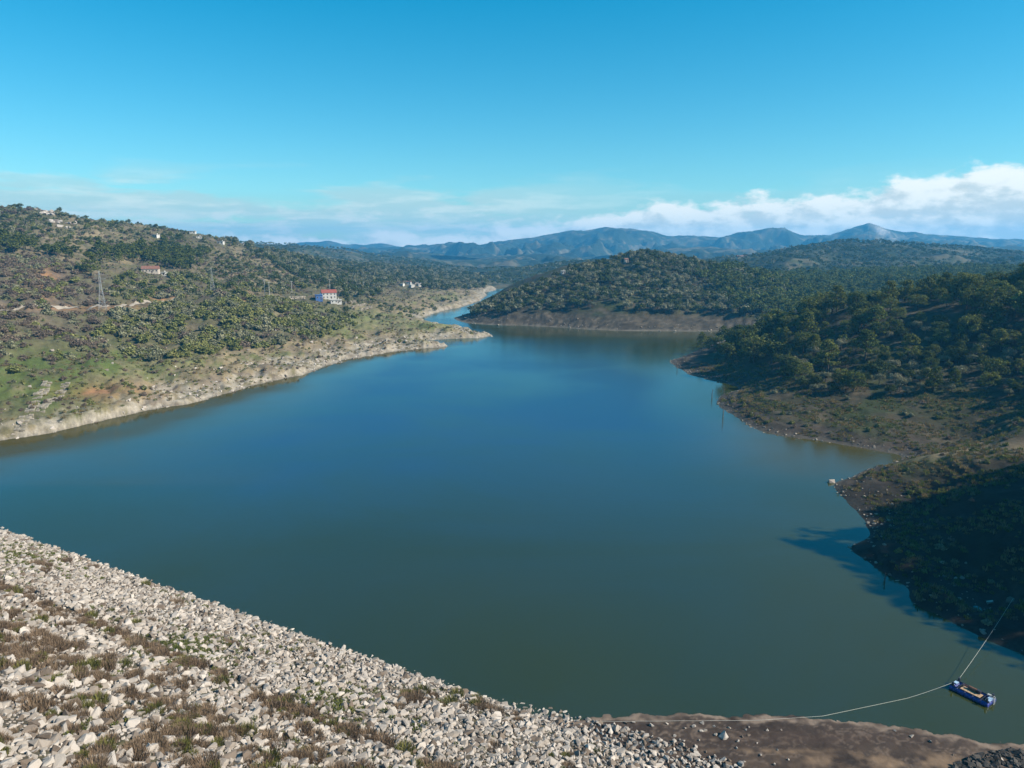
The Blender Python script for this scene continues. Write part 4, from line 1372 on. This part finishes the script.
MEAN = {'slope': 9.5, 'bank': 6.2, 'scrub': 5.8, 'hill': 7.5, 'upper': 5.6, 'belt': 10, 'wood': 8.2, 'saddle': 10, 'lowright': 1.9, 'offframe': 12}


def describe(nm, zone, u, v, size):
    across, down = PLACES[zone]
    a = next(p for lim, p in across if u < lim)
    d = next(p for lim, p in down if v < lim)
    k = size / MEAN[zone]
    w = 'large' if k > 1.15 else ('small' if k < 0.85 else 'medium')
    kind = 'light green tree' if zone == 'saddle' else WORD[(nm, 0)]
    return f'{w} {kind} {d} {a}'


byname = {}
for i, q in enumerate(PLANTS):
    nm = CROWNS[q[0]][2] if q[0] in CROWNS else KINDS[q[0]][1]
    byname.setdefault(nm, []).append(i)
restl = []
rr = random.Random(3)
for nm, lst in byname.items():
    def sc_(i):
        q = PLANTS[i]
        if q[8][0] == '@':
            return -9e9
        vis = (-5 < q[5] < 1029) and q[6] < 768
        return -(q[4] / q[7]) if vis else 0.0
    lst.sort(key=sc_)
    for j, i in enumerate(lst):
        kd, x, y, z, s_, u, v, dp, zone = PLANTS[i]
        vis = (-8 < u < 1032)
        if j < 285 and vis:
            rz_ = rr.uniform(0, 6.28)
            sx = s_ * rr.uniform(0.92, 1.12)
            if kd in CROWNS:
                cr, tr, _ = CROWNS[kd]
                sx *= rr.uniform(0.85, 1.2)
                e = link(nm, None, loc=(x, y, z - 0.1), rot=(rr.uniform(-.06, .06), rr.uniform(-.06, .06), rz_), scl=(sx, sx * rr.uniform(.85, 1.15), s_))
                link('trunk', tr[i % len(tr)], e)
                link('crown', cr[i % len(cr)], e)
            else:
                ms = KINDS[kd][0]
                k_ = 1.25 if kd in ('bush', 'brown', 'olbush') else 1.1
                e = link(nm, ms[i % len(ms)], loc=(x, y, z - 0.1), rot=(0, 0, rz_), scl=(sx * k_, sx * k_, s_))
            if zone[0] == '@':
                tag(e, zone[1:], 'tree')
            else:
                tag(e, describe(nm, zone, u, v, s_), 'bush' if 'bush' in nm else 'tree', GRP[zone])
        else:
            restl.append(i)
protos = []
first = {}
for kd, (ms, _) in KINDS.items():
    first[kd] = (len(protos), len(ms))
    protos += ms
mapk = {'UML': 'pinel', 'PINE': 'pine', 'UMB': 'pinel', 'OAK': 'oak', 'OLV': 'olive'}
for nm, test, lab in (('left_bank_scrub', lambda q: q[8] in ('bank', 'scrub', 'upper'), 'smaller scrub covering the left hillside'),
                      ('left_hill_wood', lambda q: q[8] in ('belt', 'wood'), 'more distant woodland on the left hills'),
                      ('middle_hill_grove', lambda q: q[8] in ('hill', 'saddle'), 'rest of the grove over the back of the middle hill'),
                      ('right_bank_wood', lambda q: q[8] in ('slope', 'offframe', 'lowright'), 'smaller woodland and scrub on the right bank')):
    sel = [PLANTS[i] for i in restl if test(PLANTS[i])]
    if not sel:
        continue
    ix = []
    for i, q in enumerate(sel):
        a, c = first[mapk.get(q[0], q[0])]
        ix.append(a + i % c)
    s_ = np.array([q[4] for q in sel]) * 1.15
    scatter(nm, np.array([(q[1], q[2], q[3] - 0.1) for q in sel]), np.random.default_rng(1).uniform(0, 6.28, len(sel)), s_, ix, protos, lab, 'scrub' if 'scrub' in nm else 'wood')
print('PLANTS', len(PLANTS), {k: len(v) for k, v in byname.items()}, 'rest', len(restl))


# grass and straw tufts on the open ground
def tufts(name, H, box, sp, poly, straw, lo, hi, lab, thin):
    r = np.random.default_rng(len(name) * 7)
    x, y = jitter_grid(*box, sp, r)
    z = H(x, y)
    u, v, dep = proj(x, y, z)
    k = inpoly(u, v, poly) & (z > 0.8) & (r.uniform(0, 1, len(x)) < thin(x, y, z, u, v))
    n = k.sum()
    pick = np.where(r.uniform(0, 1, n) < straw, r.integers(0, 2, n), 2 + r.integers(0, 2, n))
    scatter(name, np.stack([x, y, z], 1)[k], r.uniform(0, 6, n), r.uniform(lo, hi, n), pick, TUFT, lab, 'grass')


tufts('right_bank_grass', H_R, (90, 330, 110, 480), 1.6, [(680, 372), (740, 350), (800, 380), (1060, 395), (1060, 700), (960, 640), (870, 570), (835, 490), (890, 460), (780, 436), (720, 405)], 0.5, 0.9, 2.0, 'rough dry grass on the open right bank', lambda x, y, z, u, v: np.clip(0.55 + fbm(x, y, 14, 3) * 1.4, 0, 1))
tufts('left_bank_grass', H_L, (-430, 0, 280, 700), 2.8, [(-20, 430), (-20, 360), (120, 345), (330, 335), (420, 320), (490, 334), (440, 345), (330, 366), (150, 408)], 0.55, 0.9, 2.2, 'rough dry grass on the open left bank', lambda x, y, z, u, v: np.clip(0.3 + fbm(x, y, 16, 3) * 1.0, 0, 1))

LOW = [small_tree_mesh(f'low_scrub_shape_{i}', 'low', 430 + i, 10, 9, 0.11, M[k_]) for i, k_ in enumerate(('bush', 'olive', 'brown', 'straw', 'oak'))]
r = np.random.default_rng(77)
x, y = jitter_grid(-760, 20, 290, 1250, 3.4, r)
z = H_L(x, y)
u, v, dep = proj(x, y, z)
nn_ = fbm(x, y, 25, 4, 0.6, 3.0)
k = (u > -15) & (u < 480) & (z > 6) & (r.uniform(0, 1, len(x)) < np.clip(0.22 + nn_ * 1.5 - 0.35 * soft(u, v, 50, 385, 80, 22) - 0.3 * (1 - sstep(8, 16, z)), 0, 0.85)) & ~((u < 178) & (np.abs(v - 2 - np.interp(u, [-60, 0, 60, 105, 139, 176], [312, 311, 309, 307, 304, 299])) < 3))
nn_ = k.sum()
brownw = np.clip(soft(u, v, 40, 305, 75, 45) + soft(u, v, 235, 276, 45, 14), 0, 1)[k]
pick = np.where(r.uniform(0, 1, nn_) < 0.25 + 0.6 * brownw, 2, r.choice([0, 1, 3, 4], nn_, p=[.4, .3, .1, .2]))
scatter('left_bank_undergrowth', np.stack([x, y, z - .1], 1)[k], r.uniform(0, 6, nn_), r.uniform(1.2, 3.4, nn_), pick, LOW, 'low undergrowth between the bushes of the left bank', 'undergrowth')

# far woods as masses
for nm, sp, cap in (('wooded_hill_behind_channel', 15, .95), ('wooded_hill_beyond_right_bank', 15, .95), ('wooded_hill_beyond_left_bank', 20, .9)):
    q = RANGES[nm]
    r = np.random.default_rng(len(nm))
    y0, y1 = q['D'] - q['front'] * 0.9, q['D'] + 120
    x, y = jitter_grid(math.tan(R(q['az'][0])) * y1, math.tan(R(q['az'][1])) * y1, y0, y1, sp, r)
    z = HF[nm](x, y)
    u, v, dep = proj(x, y, z)
    n = fbm(x, y, q['wl'] * 0.45, 5, 0.6, q['off'])
    k = (u > -30) & (u < 1060) & (r.uniform(0, 1, len(x)) < cap * (1 - 0.85 * sstep(0.1, 0.45, n * 0.7 + 0.6 * fbm(x, y, q['wl'] * .11, 4, .6, q['off'] + 2)))) & (x / y > math.tan(R(q['az'][0]))) & (x / y < math.tan(R(q['az'][1])))
    nn = k.sum()
    scatter(nm + '_trees', np.stack([x, y, z], 1)[k], r.uniform(0, 6, nn), r.uniform(8, 13, nn), np.where(r.uniform(0, 1, nn) < .8, r.integers(0, 3, nn), 3), F_FAR, 'far woodland covering the ' + nm.replace('_', ' '), 'wood')

# ------------------------------------------------------------------ gravel track and old ramp on the left bank
def drape(name, H, px, width, mat, lift=0.12, label=None, n=90):
    pts = np.array(px, float)
    w = []
    for u, v, D in px:
        q = ground_at(u, v, D)
        w.append(q[:2])
    w = np.array(w)
    t = np.linspace(0, len(w) - 1, n)
    xs = np.interp(t, range(len(w)), w[:, 0])
    ys = np.interp(t, range(len(w)), w[:, 1])
    dx, dy = np.gradient(xs), np.gradient(ys)
    L = np.hypot(dx, dy)
    nx_, ny_ = -dy / L, dx / L
    vs_, fs = [], []
    cols = (-0.5, -0.17, 0.17, 0.5)
    for c_ in cols:
        x_, y_ = xs + nx_ * c_ * width, ys + ny_ * c_ * width
        z_ = H(x_, y_) + lift
        vs_.append(np.stack([x_, y_, z_], 1))
    V = np.stack(vs_, 1).reshape(-1, 3)
    V[:, 2] = np.maximum(V[:, 2], 0.02)
    k = len(cols)
    for i in range(n - 1):
        for j in range(k - 1):
            fs.append((i * k + j, i * k + j + 1, (i + 1) * k + j + 1, (i + 1) * k + j))
    o = link(name, mesh_np(name, V, fs, mat, True))
    return o


o = drape('gravel_path', H_L, [(-60, 312, 520), (0, 311, 512), (60, 309, 518), (105, 307, 535), (139, 304, 555), (176, 299, 590)], 3.2, M['track'], 0.5, n=160)
tag(o, kind='structure')


def ramp_strip(px, label):
    w = [ground_at(*q) for q in px]
    a, b_ = np.array(w[0][:2]), np.array(w[1][:2])
    n = 26
    e = link('stone_ramp', None, loc=(0, 0, 0))
    tag(e, label, 'ramp', 'old stone ramps on the left bank')
    d = (b_ - a) / np.linalg.norm(b_ - a)
    rz0 = math.atan2(d[1], d[0])
    L = np.linalg.norm(b_ - a) / n
    for i in range(n):
        for s_ in (-1, 1):
            c_ = a + d * L * (i + .5) + np.array([-d[1], d[0]]) * s_ * 1.0
            z = float(H_L(np.array([c_[0]]), np.array([c_[1]]))[0])
            mb = MB().box((0, 0, 0), (L * .9, 2.2, 0.9))
            link('slab', SLAB[(i + s_) % 3], e, loc=(c_[0], c_[1], max(z, 0.0) - 0.1 + rr.uniform(-.28, .12)), rot=(rr.uniform(-.04, .04), -math.atan(0.18), rz0 + rr.uniform(-.1, .1)), scl=(L * rr.uniform(.8, 1.05), rr.uniform(.75, 1.05), 1))


SLAB = [MB().box((0, 0, 0), (.90 + .04 * i, 1.9 + .15 * i, 0.8)).mesh(f'slab_shape_{i}', M['rampstone']) for i in range(3)]
ramp_strip([(20, 434, 294), (48, 382, 372)], 'longer pale stone ramp running down the left bank to the water')
ramp_strip([(40, 414, 318), (66, 383, 370)], 'shorter pale stone ramp behind the longer one on the left bank')

# rock outcrops on the left hill
for (u, v, D, n_, rad, lab) in [(64, 224, 900, 16, 15, 'pale rock outcrop below the skyline of the left hill'), (49, 209, 925, 8, 9, 'pale rock outcrop on the skyline of the left hill'), (42, 206, 930, 5, 7, 'small pale crag on the top of the left hill')]:
    q = ground_at(u, v, D)
    e = link('rock_outcrop', None, loc=(q[0], q[1], float(H_L(np.array([q[0]]), np.array([q[1]]))[0])))
    tag(e, lab, 'rock')
    for i in range(n_):
        a, d_ = rr.uniform(0, 6.28), rad * math.sqrt(rr.random())
        x_, y_ = q[0] + math.cos(a) * d_, q[1] + math.sin(a) * d_
        z_ = float(H_L(np.array([x_]), np.array([y_]))[0])
        link('boulder', rocks[rr.randrange(12)], e, loc=(x_ - q[0], y_ - q[1], z_ - e.location.z + 1.0), rot=(rr.uniform(-.4, .4), rr.uniform(-.4, .4), rr.uniform(0, 6)), scl=(rr.uniform(3.5, 8),) * 3)


# ------------------------------------------------------------------ buildings
def house(loc, w, d, h, rz_, wall, roof, label, gable=True, nwin=3, storeys=1, roof_h=None, lower=1.6):
    e = link('house', None, loc=tuple(loc), rot=(0, 0, rz_))
    tag(e, label, 'house')
    MB().box((0, 0, h / 2 - lower / 2), (w, d, h + lower)).build('wall', wall, e)
    rh = roof_h if roof_h is not None else 0.28 * d
    mb = MB()
    ov = 0.5
    if gable:
        a, c_ = w / 2 + ov, d / 2 + ov
        mb.poly([(-a, -c_, h), (a, -c_, h), (a, c_, h), (-a, c_, h), (-a, 0, h + rh), (a, 0, h + rh)], [(0, 1, 5, 4), (2, 3, 4, 5), (0, 4, 3), (1, 2, 5), (3, 2, 1, 0)])
    else:
        mb.box((0, 0, h + 0.2), (w + 2 * ov, d + 2 * ov, 0.4))
    rf = mb.build('roof', roof, e)
    MB().box((w * 0.25, d * 0.1, h + rh * 0.7), (0.8, 0.8, 1.6)).build('chimney', wall, rf)
    for k_ in range(storeys):
        for i in range(nwin):
            wx = -w / 2 + w * (i + .5) / nwin
            wz = (h / storeys) * (k_ + .55)
            fr = MB().box((wx, -d / 2 - 0.04, wz), (1.3, 0.10, 1.5)).build('window', M['cream'], e)
            MB().box((wx, -d / 2 - 0.10, wz), (1.05, 0.06, 1.25)).build('pane', M['glass'], fr)
    dr = MB().box((w * 0.5 / nwin * 0.0 + w * 0.02 + w / nwin * .5, -d / 2 - 0.05, 1.05), (1.0, 0.12, 2.1)).build('door', M['door'], e)
    return e


L_ = ground_at
house(L_(151, 273, 680), 15, 8, 3.6, 0.25, M['cream'], M['brownroof'], 'cream house with brown red tiled roof among bushes on the left hill', nwin=5, roof_h=3.0)
house(L_(163, 275, 670), 7, 6, 2.4, 0.1, M['white'], M['concrete'], 'low white annex beside the brown roofed house', gable=False, nwin=2)
house(L_(329, 299, 735), 15, 10, 6.0, 0.35, M['white'], M['tile'], 'white two storey house with bright red roof above the left shore', nwin=4, storeys=2, roof_h=3.4)
house(L_(319, 300, 730), 7, 8, 4.8, 0.35, M['blueshed'], M['blueshed'], 'blue sheeted shed against the red roofed white house', gable=False, nwin=2)
house(L_(336, 303.5, 725), 11, 7, 3.0, 0.35, M['white'], M['concrete'], 'flat roofed white outbuilding below the red roofed house', gable=False, nwin=3)
for u, v, D, w_, lab in [(193, 233.5, 1040, 10, 'white house on the hilltop under the dark trees'), (199, 238.5, 1030, 8, 'small pale house below the hilltop trees'),
                         (221, 243.5, 1060, 10, 'bright white house lowest on the left ridge'), (156, 237, 980, 9, 'lone white house on the upper left slope'),
                         (242, 243, 1180, 8, 'tiny white house on the far ridge beside bushes'), (259, 244.5, 1230, 11, 'white house at the far end of the left ridge')]:
    wl_ = M['white'] if 'white' in lab or 'pale' in lab else M['cream']
    house(L_(u, v, D), w_ * .8, 5.5, 2.8, rr.uniform(-.3, .5), wl_, M['white'] if 'bright' in lab else (M['brownroof'] if 'brown' in lab else M['concrete']), lab, nwin=2, gable='brown' in lab)
for i, (u, v, D) in enumerate([(402, 286, 1120), (409, 284.5, 1140), (416, 284, 1150), (420, 286.5, 1110), (412, 287.5, 1100)]):
    house(L_(u, v, D), 7, 6, 3.4 + .6 * (i % 2), 0.3 * i - .4, M['white'], M['brownroof'] if i == 1 else M['concrete'],
          ['white block house leftmost in the hamlet above the channel', 'white house with brown roof in the hamlet above the channel', 'highest white house of the hamlet above the channel', 'white house rightmost in the hamlet above the channel', 'lowest white house of the hamlet above the channel'][i], nwin=2, gable=i == 1)
house(L_(626, 263, 890), 4.5, 4.5, 4.2, 0.2, M['cream'], M['brownroof'], 'small pale house high on the wooded middle hill', nwin=2, storeys=2)
house(L_(563, 274, 850), 4.5, 4, 3.6, 0.2, M['white'], M['white'], 'small white house on the left shoulder of the middle hill', nwin=2, gable=False)
house(L_(736, 266, 1500) if False else np.array([*P(742, 254, 1830)[:2], float(HF['wooded_hill_beyond_right_bank'](np.array([P(742, 254, 1830)[0]]), np.array([1830.]))[0])]), 26, 12, 6, 0.1, M['cream'], M['brownroof'], 'long pale farm building on the terraced hill beyond the right bank', nwin=5)

# terrace walls below the red-roofed house
WST = [rock_mesh(f'wall_stone_shape_{i}', 180 + i, M['stonewall']) for i in range(4)]
for (a, c_, lab) in [((346, 305, 700), (357, 303, 720), 'highest stone terrace wall below the red roofed house'), ((352, 309, 690), (366, 305.5, 715), 'middle stone terrace wall below the red roofed house'), ((360, 311.5, 685), (372, 308.5, 700), 'lowest stone terrace wall below the red roofed house'),
                     ((288, 300, 700), (306, 299, 715), 'low rubble wall beside the gravel track and the blue shed')]:
    p0, p1_ = L_(*a), L_(*c_)
    e = link('terrace_wall', None, loc=tuple(p0))
    tag(e, lab, 'wall', 'terrace walls')
    n_ = 12
    for i in range(n_):
        for lv in range(2):
            t_ = (i + .5 * lv) / n_
            q = p0 * (1 - t_) + p1_ * t_ - p0
            link('stone', WST[(i + lv) % 4], e, loc=(q[0], q[1], q[2] + 0.7 + 1.4 * lv), rot=(0, 0, rr.uniform(0, 6)), scl=(2.4, 1.8, 1.9))


# ------------------------------------------------------------------ pylons and poles
def lattice(loc, h, wb, label, th=0.095):
    e = link('lattice_pylon', None, loc=tuple(loc), rot=(0, 0, 0.35))
    tag(e, label, 'pylon')
    cs = ((1, 1), (1, -1), (-1, -1), (-1, 1))

    def wd(z):
        return (wb * (1 - z / h * 1.25) if z < 0.62 * h else wb * 0.225 * (1 - (z / h - .62) * 1.6)) / 2 + 0.12
    for a, c_ in cs:
        MB().tube([(a * wd(z), c_ * wd(z), z) for z in np.linspace(-1, h, 9)], th, 4).build('leg', M['steel'], e)
    mb = MB()
    zs = np.linspace(0, h * .97, 11)
    for i in range(10):
        for k_ in range(4):
            a, c_ = cs[k_], cs[(k_ + 1) % 4]
            w0, w1_ = wd(zs[i]), wd(zs[i + 1])
            mb.tube([(a[0] * w0, a[1] * w0, zs[i]), (c_[0] * w1_, c_[1] * w1_, zs[i + 1])], th * .5, 3)
            mb.tube([(c_[0] * w0, c_[1] * w0, zs[i]), (a[0] * w1_, a[1] * w1_, zs[i + 1])], th * .5, 3)
            mb.tube([(a[0] * w1_, a[1] * w1_, zs[i + 1]), (c_[0] * w1_, c_[1] * w1_, zs[i + 1])], th * .5, 3)
    mb.build('bracing', M['steel'], e)
    for k_, (zf, L) in enumerate(((.70, 3.2), (.80, 3.8), (.90, 3.0))):
        mb = MB()
        for s_ in (-1, 1):
            mb.tube([(s_ * .3, 0.3, zf * h), (s_ * L, 0, zf * h + .1)], th * .5, 4)
            mb.tube([(s_ * .3, -0.3, zf * h), (s_ * L, 0, zf * h + .1)], th * .5, 4)
            mb.tube([(s_ * .3, 0, zf * h + 1.0), (s_ * L, 0, zf * h + .15)], th * .5, 4)
        mb.build('crossarm', M['steel'], e)
    return e


lattice(L_(103, 310, 520), 28.0, 4.4, 'tall grey steel lattice pylon beside the gravel track on the left bank')
lattice(L_(213, 292, 700), 22.0, 4.0, 'smaller faint lattice pylon in the scrub right of the brown roofed house', 0.08)


def pole(loc, h, label):
    e = link('utility_pole', None, loc=tuple(loc))
    tag(e, label, 'pole')
    MB().tube([(0, 0, -1), (0, 0, h)], [.34, .22], 6).build('pole', M['concrete'], e)
    MB().box((0, 0, h - .8), (2.6, .25, .25), .4).build('crossarm', M['concrete'], e)
    for s_ in (-1, 0, 1):
        MB().tube([(s_ * 1.1 * math.cos(.4), s_ * 1.1 * math.sin(.4), h - .68), (s_ * 1.1 * math.cos(.4), s_ * 1.1 * math.sin(.4), h - .2)], .1, 5).build('insulator', M['white'], e)


pole(L_(265, 295, 720), 14, 'pale utility pole, left one of the pair above the left shore')
pole(L_(269.5, 295.5, 715), 13, 'pale utility pole, right one of the pair above the left shore')
pole(L_(292, 294, 760), 13, 'thin utility pole between the pole pair and the red roofed house')
pole(L_(330, 292, 800), 15, 'thin utility pole rising behind the red roofed house')
pole(L_(364, 292, 900), 13, 'thin utility pole right of the red roofed house at the wood edge')

# ------------------------------------------------------------------ dead snags standing in the shallows
for i, (u, v, h, lab) in enumerate([(677, 368, 5.5, 'dead snag farthest out at the tip of the right bank'), (712, 398, 5.0, 'dead snag standing in the shallows off the second point'), (724, 396, 6.0, 'dead snag on the edge of the second point'),
                                    (723, 417, 6.5, 'tallest dead snag in the water below the second point'), (884, 581, 2.2, 'short dead snag at the shaded near shore'), (838, 492, 1.8, 'short stump at the point of the near spur')]):
    q = S(u, v)
    e = link('dead_snag', None, loc=(q[0], q[1], -1.0), rot=(0, 0, i * 1.3))
    tag(e, lab, 'dead tree')
    MB().tube([(0, 0, 0), (.1, .05, h * .5), (.25, 0, h + 1)], [.26, .18, .06], 6).build('trunk', M['deadwood'], e)
    for k_ in range(3):
        a = k_ * 2.1 + i
        z_ = 1 + h * (.35 + .18 * k_)
        MB().tube([(.1, .03, z_), (math.cos(a) * h * .14, math.sin(a) * h * .14, z_ + h * .12), (math.cos(a) * h * .2, math.sin(a) * h * .2, z_ + h * .25)], [.09, .06, .03], 4).build('branch', M['deadwood'], e)
q = S(834, 482.5)
o = link('boulder', rocks[2], loc=(q[0] - 1, q[1], 0.3), scl=(3.0, 2.4, 2.2))
tag(o, 'pale boulder in the water at the tip of the near spur', 'rock')
for u, v, w_, lab in [(990, 604, 1.5, 'small pale rock on the dark shaded shore above the pontoon'), (982, 633, 1.6, 'pale rock at the waterline behind the pontoon'), (1011, 602, 2.0, 'pale rock that the mooring rope is tied to')]:
    q = L_(u, v, 145)
    o = link('boulder', rocks[5], loc=(q[0], q[1], q[2] + .2), scl=(w_,) * 3, rot=(.2, .1, u))
    tag(o, lab, 'rock')

# ------------------------------------------------------------------ pontoon
PC = S(972, 695)
pr = S(990, 704)
pl = S(957, 688)
ang = math.atan2(pr[1] - pl[1], pr[0] - pl[0])
PL, PW = 6.6, 3.3
pon = link('pontoon', None, loc=(PC[0], PC[1], 0.0), rot=(0, 0, ang))
tag(pon, 'blue floating pump pontoon with open tan deck moored by ropes', 'pontoon')


def float_tube(x0, x1, y0, y1, z=0.25, rad=0.48):
    mb = MB()
    a, c_ = Vector((x0, y0, z)), Vector((x1, y1, z))
    d = (c_ - a).normalized()
    L = (c_ - a).length
    n_ = max(3, int(L / 1.1))
    pts, rd = [], []
    for i in range(n_):
        for t_, k_ in ((.02, .55), (.06, .95), (.30, 1.0), (.33, .93), (.66, .93), (.69, 1.0), (.94, .95), (.98, .55)):
            pts.append(a + d * (L * (i + t_) / n_))
            rd.append(rad * k_)
    mb.tube(pts, rd, 12)
    return mb.build('float', M['blueplastic'], pon, smooth=True)


float_tube(-PL / 2, PL / 2, -PW / 2 + .45, -PW / 2 + .45)
float_tube(-PL / 2, PL / 2, PW / 2 - .45, PW / 2 - .45)
float_tube(-PL / 2 + .45, -PL / 2 + .45, -PW / 2 + .9, PW / 2 - .9)
float_tube(PL / 2 - .45, PL / 2 - .45, -PW / 2 + .9, PW / 2 - .9)
mb = MB()
for s_ in (-1, 1):
    mb.box((0, s_ * (PW / 2 - .45), .78), (PL, .12, .12))
    mb.box((s_ * (PL / 2 - .45), 0, .80), (.12, PW - .6, .12))
    mb.box((s_ * (PL / 2 - 1.3), 0, .80), (.10, PW - .6, .10))
mb.build('frame', M['darksteel'], pon)
for i in range(6):
    MB().box((-1.5 + i * .56, -.1, .62 + .01 * (i % 2)), (.50, 1.35, .08)).build('deck_board', M['deck'], pon)
for sx_ in (-1, 1):
    for sy_ in (-1, 1):
        MB().tube([(sx_ * (PL / 2 - .45), sy_ * (PW / 2 - .5), .84), (sx_ * (PL / 2 - .45), sy_ * (PW / 2 - .5), 1.45)], [.2, .2], 10).build('bollard', M['darksteel'], pon)
pump = MB().tube([(-.8, .45, .95), (.5, .45, .95)], [.33, .33], 12).build('pump', M['rust'], pon)
MB().box((.85, .45, .95), (.6, .55, .6)).build('motor', M['darksteel'], pump)
MB().tube([(-.8, .45, .95), (-1.6, .45, 1.0), (-1.9, .2, .7), (-2.0, 0, .2)], .12, 8).build('pipe', M['rust'], pump)
lad = MB()
for s_ in (-.28, .28):
    lad.tube([(PL / 2 + .12, s_ + .4, -.2), (PL / 2 + .12, s_ + .4, 1.25), (PL / 2 - .5, s_ + .4, 1.3)], .05, 6)
for k_ in range(5):
    lad.tube([(PL / 2 + .12, .12, .0 + .28 * k_), (PL / 2 + .12, .68, .0 + .28 * k_)], .035, 5)
lad.build('ladder', M['steel'], pon)
MB().box((PL / 2 - .42, -.2, .92), (.75, 1.5, .08)).build('end_deck', M['lightblue'], pon)
MB().box((-PL / 2 + .45, .1, .92), (.6, .9, .08)).build('end_deck', M['lightblue'], pon)
MB().box((PL / 2 - .8, PW / 2 - .45, .92), (1.1, .5, .07)).build('end_deck', M['steel'], pon)
pon.update_tag()
bpy.context.view_layer.update()
mwm = Matrix.Translation(pon.location) @ Matrix.Rotation(ang, 4, 'Z')


def rope(a, b_, sag, label, extra=()):
    a, b_ = Vector(a), Vector(b_)
    pts = []
    for i in range(31):
        t_ = i / 30
        p_ = a.lerp(b_, t_)
        p_.z = max(p_.z - sag * 4 * t_ * (1 - t_), 0.05)
        pts.append(p_)
    for e in extra:
        pts.append(Vector(e))
    mb = MB()
    mb.tube(pts, 0.024, 6)
    o = mb.build('mooring_rope', M['rope'])
    tag(o, label, 'rope')


an = L_(1012.5, 603, 145)
rope(mwm @ Vector((-PL / 2 + .45, PW / 2 - .5, 1.35)), (an[0], an[1], an[2] + 1.0), 0.5, 'pale mooring rope stretched from the pontoon up to the shaded shore')


def onmud(u, v):
    q = S(u, v, 0.4)
    for _ in range(3):
        q = S(u, v, max(0.0, float(H_M(np.array([q[0]]), np.array([q[1]]))[0])))
    return (q[0], q[1], q[2] + 0.07)


rope(mwm @ Vector((-PL / 2 + .45, -PW / 2 + .5, 1.35)), onmud(822, 716.5), 0.9, 'pale mooring rope running from the pontoon across the mud to the dam', [onmud(760 - 20 * i, 720.5 + 0.15 * i + (i % 2) * .3) for i in range(9)])

# ------------------------------------------------------------------ haze
HZ_TOP = 285.0
hz = MB().box((0, 3700, (HZ_TOP - 13.5) / 2), (17200, 10400, HZ_TOP + 13.5))
m = bpy.data.materials.new('haze_air')
m.use_nodes = True
t = NT(m.node_tree)
t.n.clear()
out = t.node('ShaderNodeOutputMaterial')
pv = t.node('ShaderNodeVolumePrincipled')
pv.inputs['Color'].default_value = (0.10, 0.52, 1.0, 1)
pv.inputs['Density'].default_value = 1.15e-4
pv.inputs['Anisotropy'].default_value = 0.1
t.l.new(pv.outputs[0], out.inputs['Volume'])
o = hz.build('haze', m)
tag(o, 'thin blue haze filling the air of the valley', 'haze', None, 'stuff')
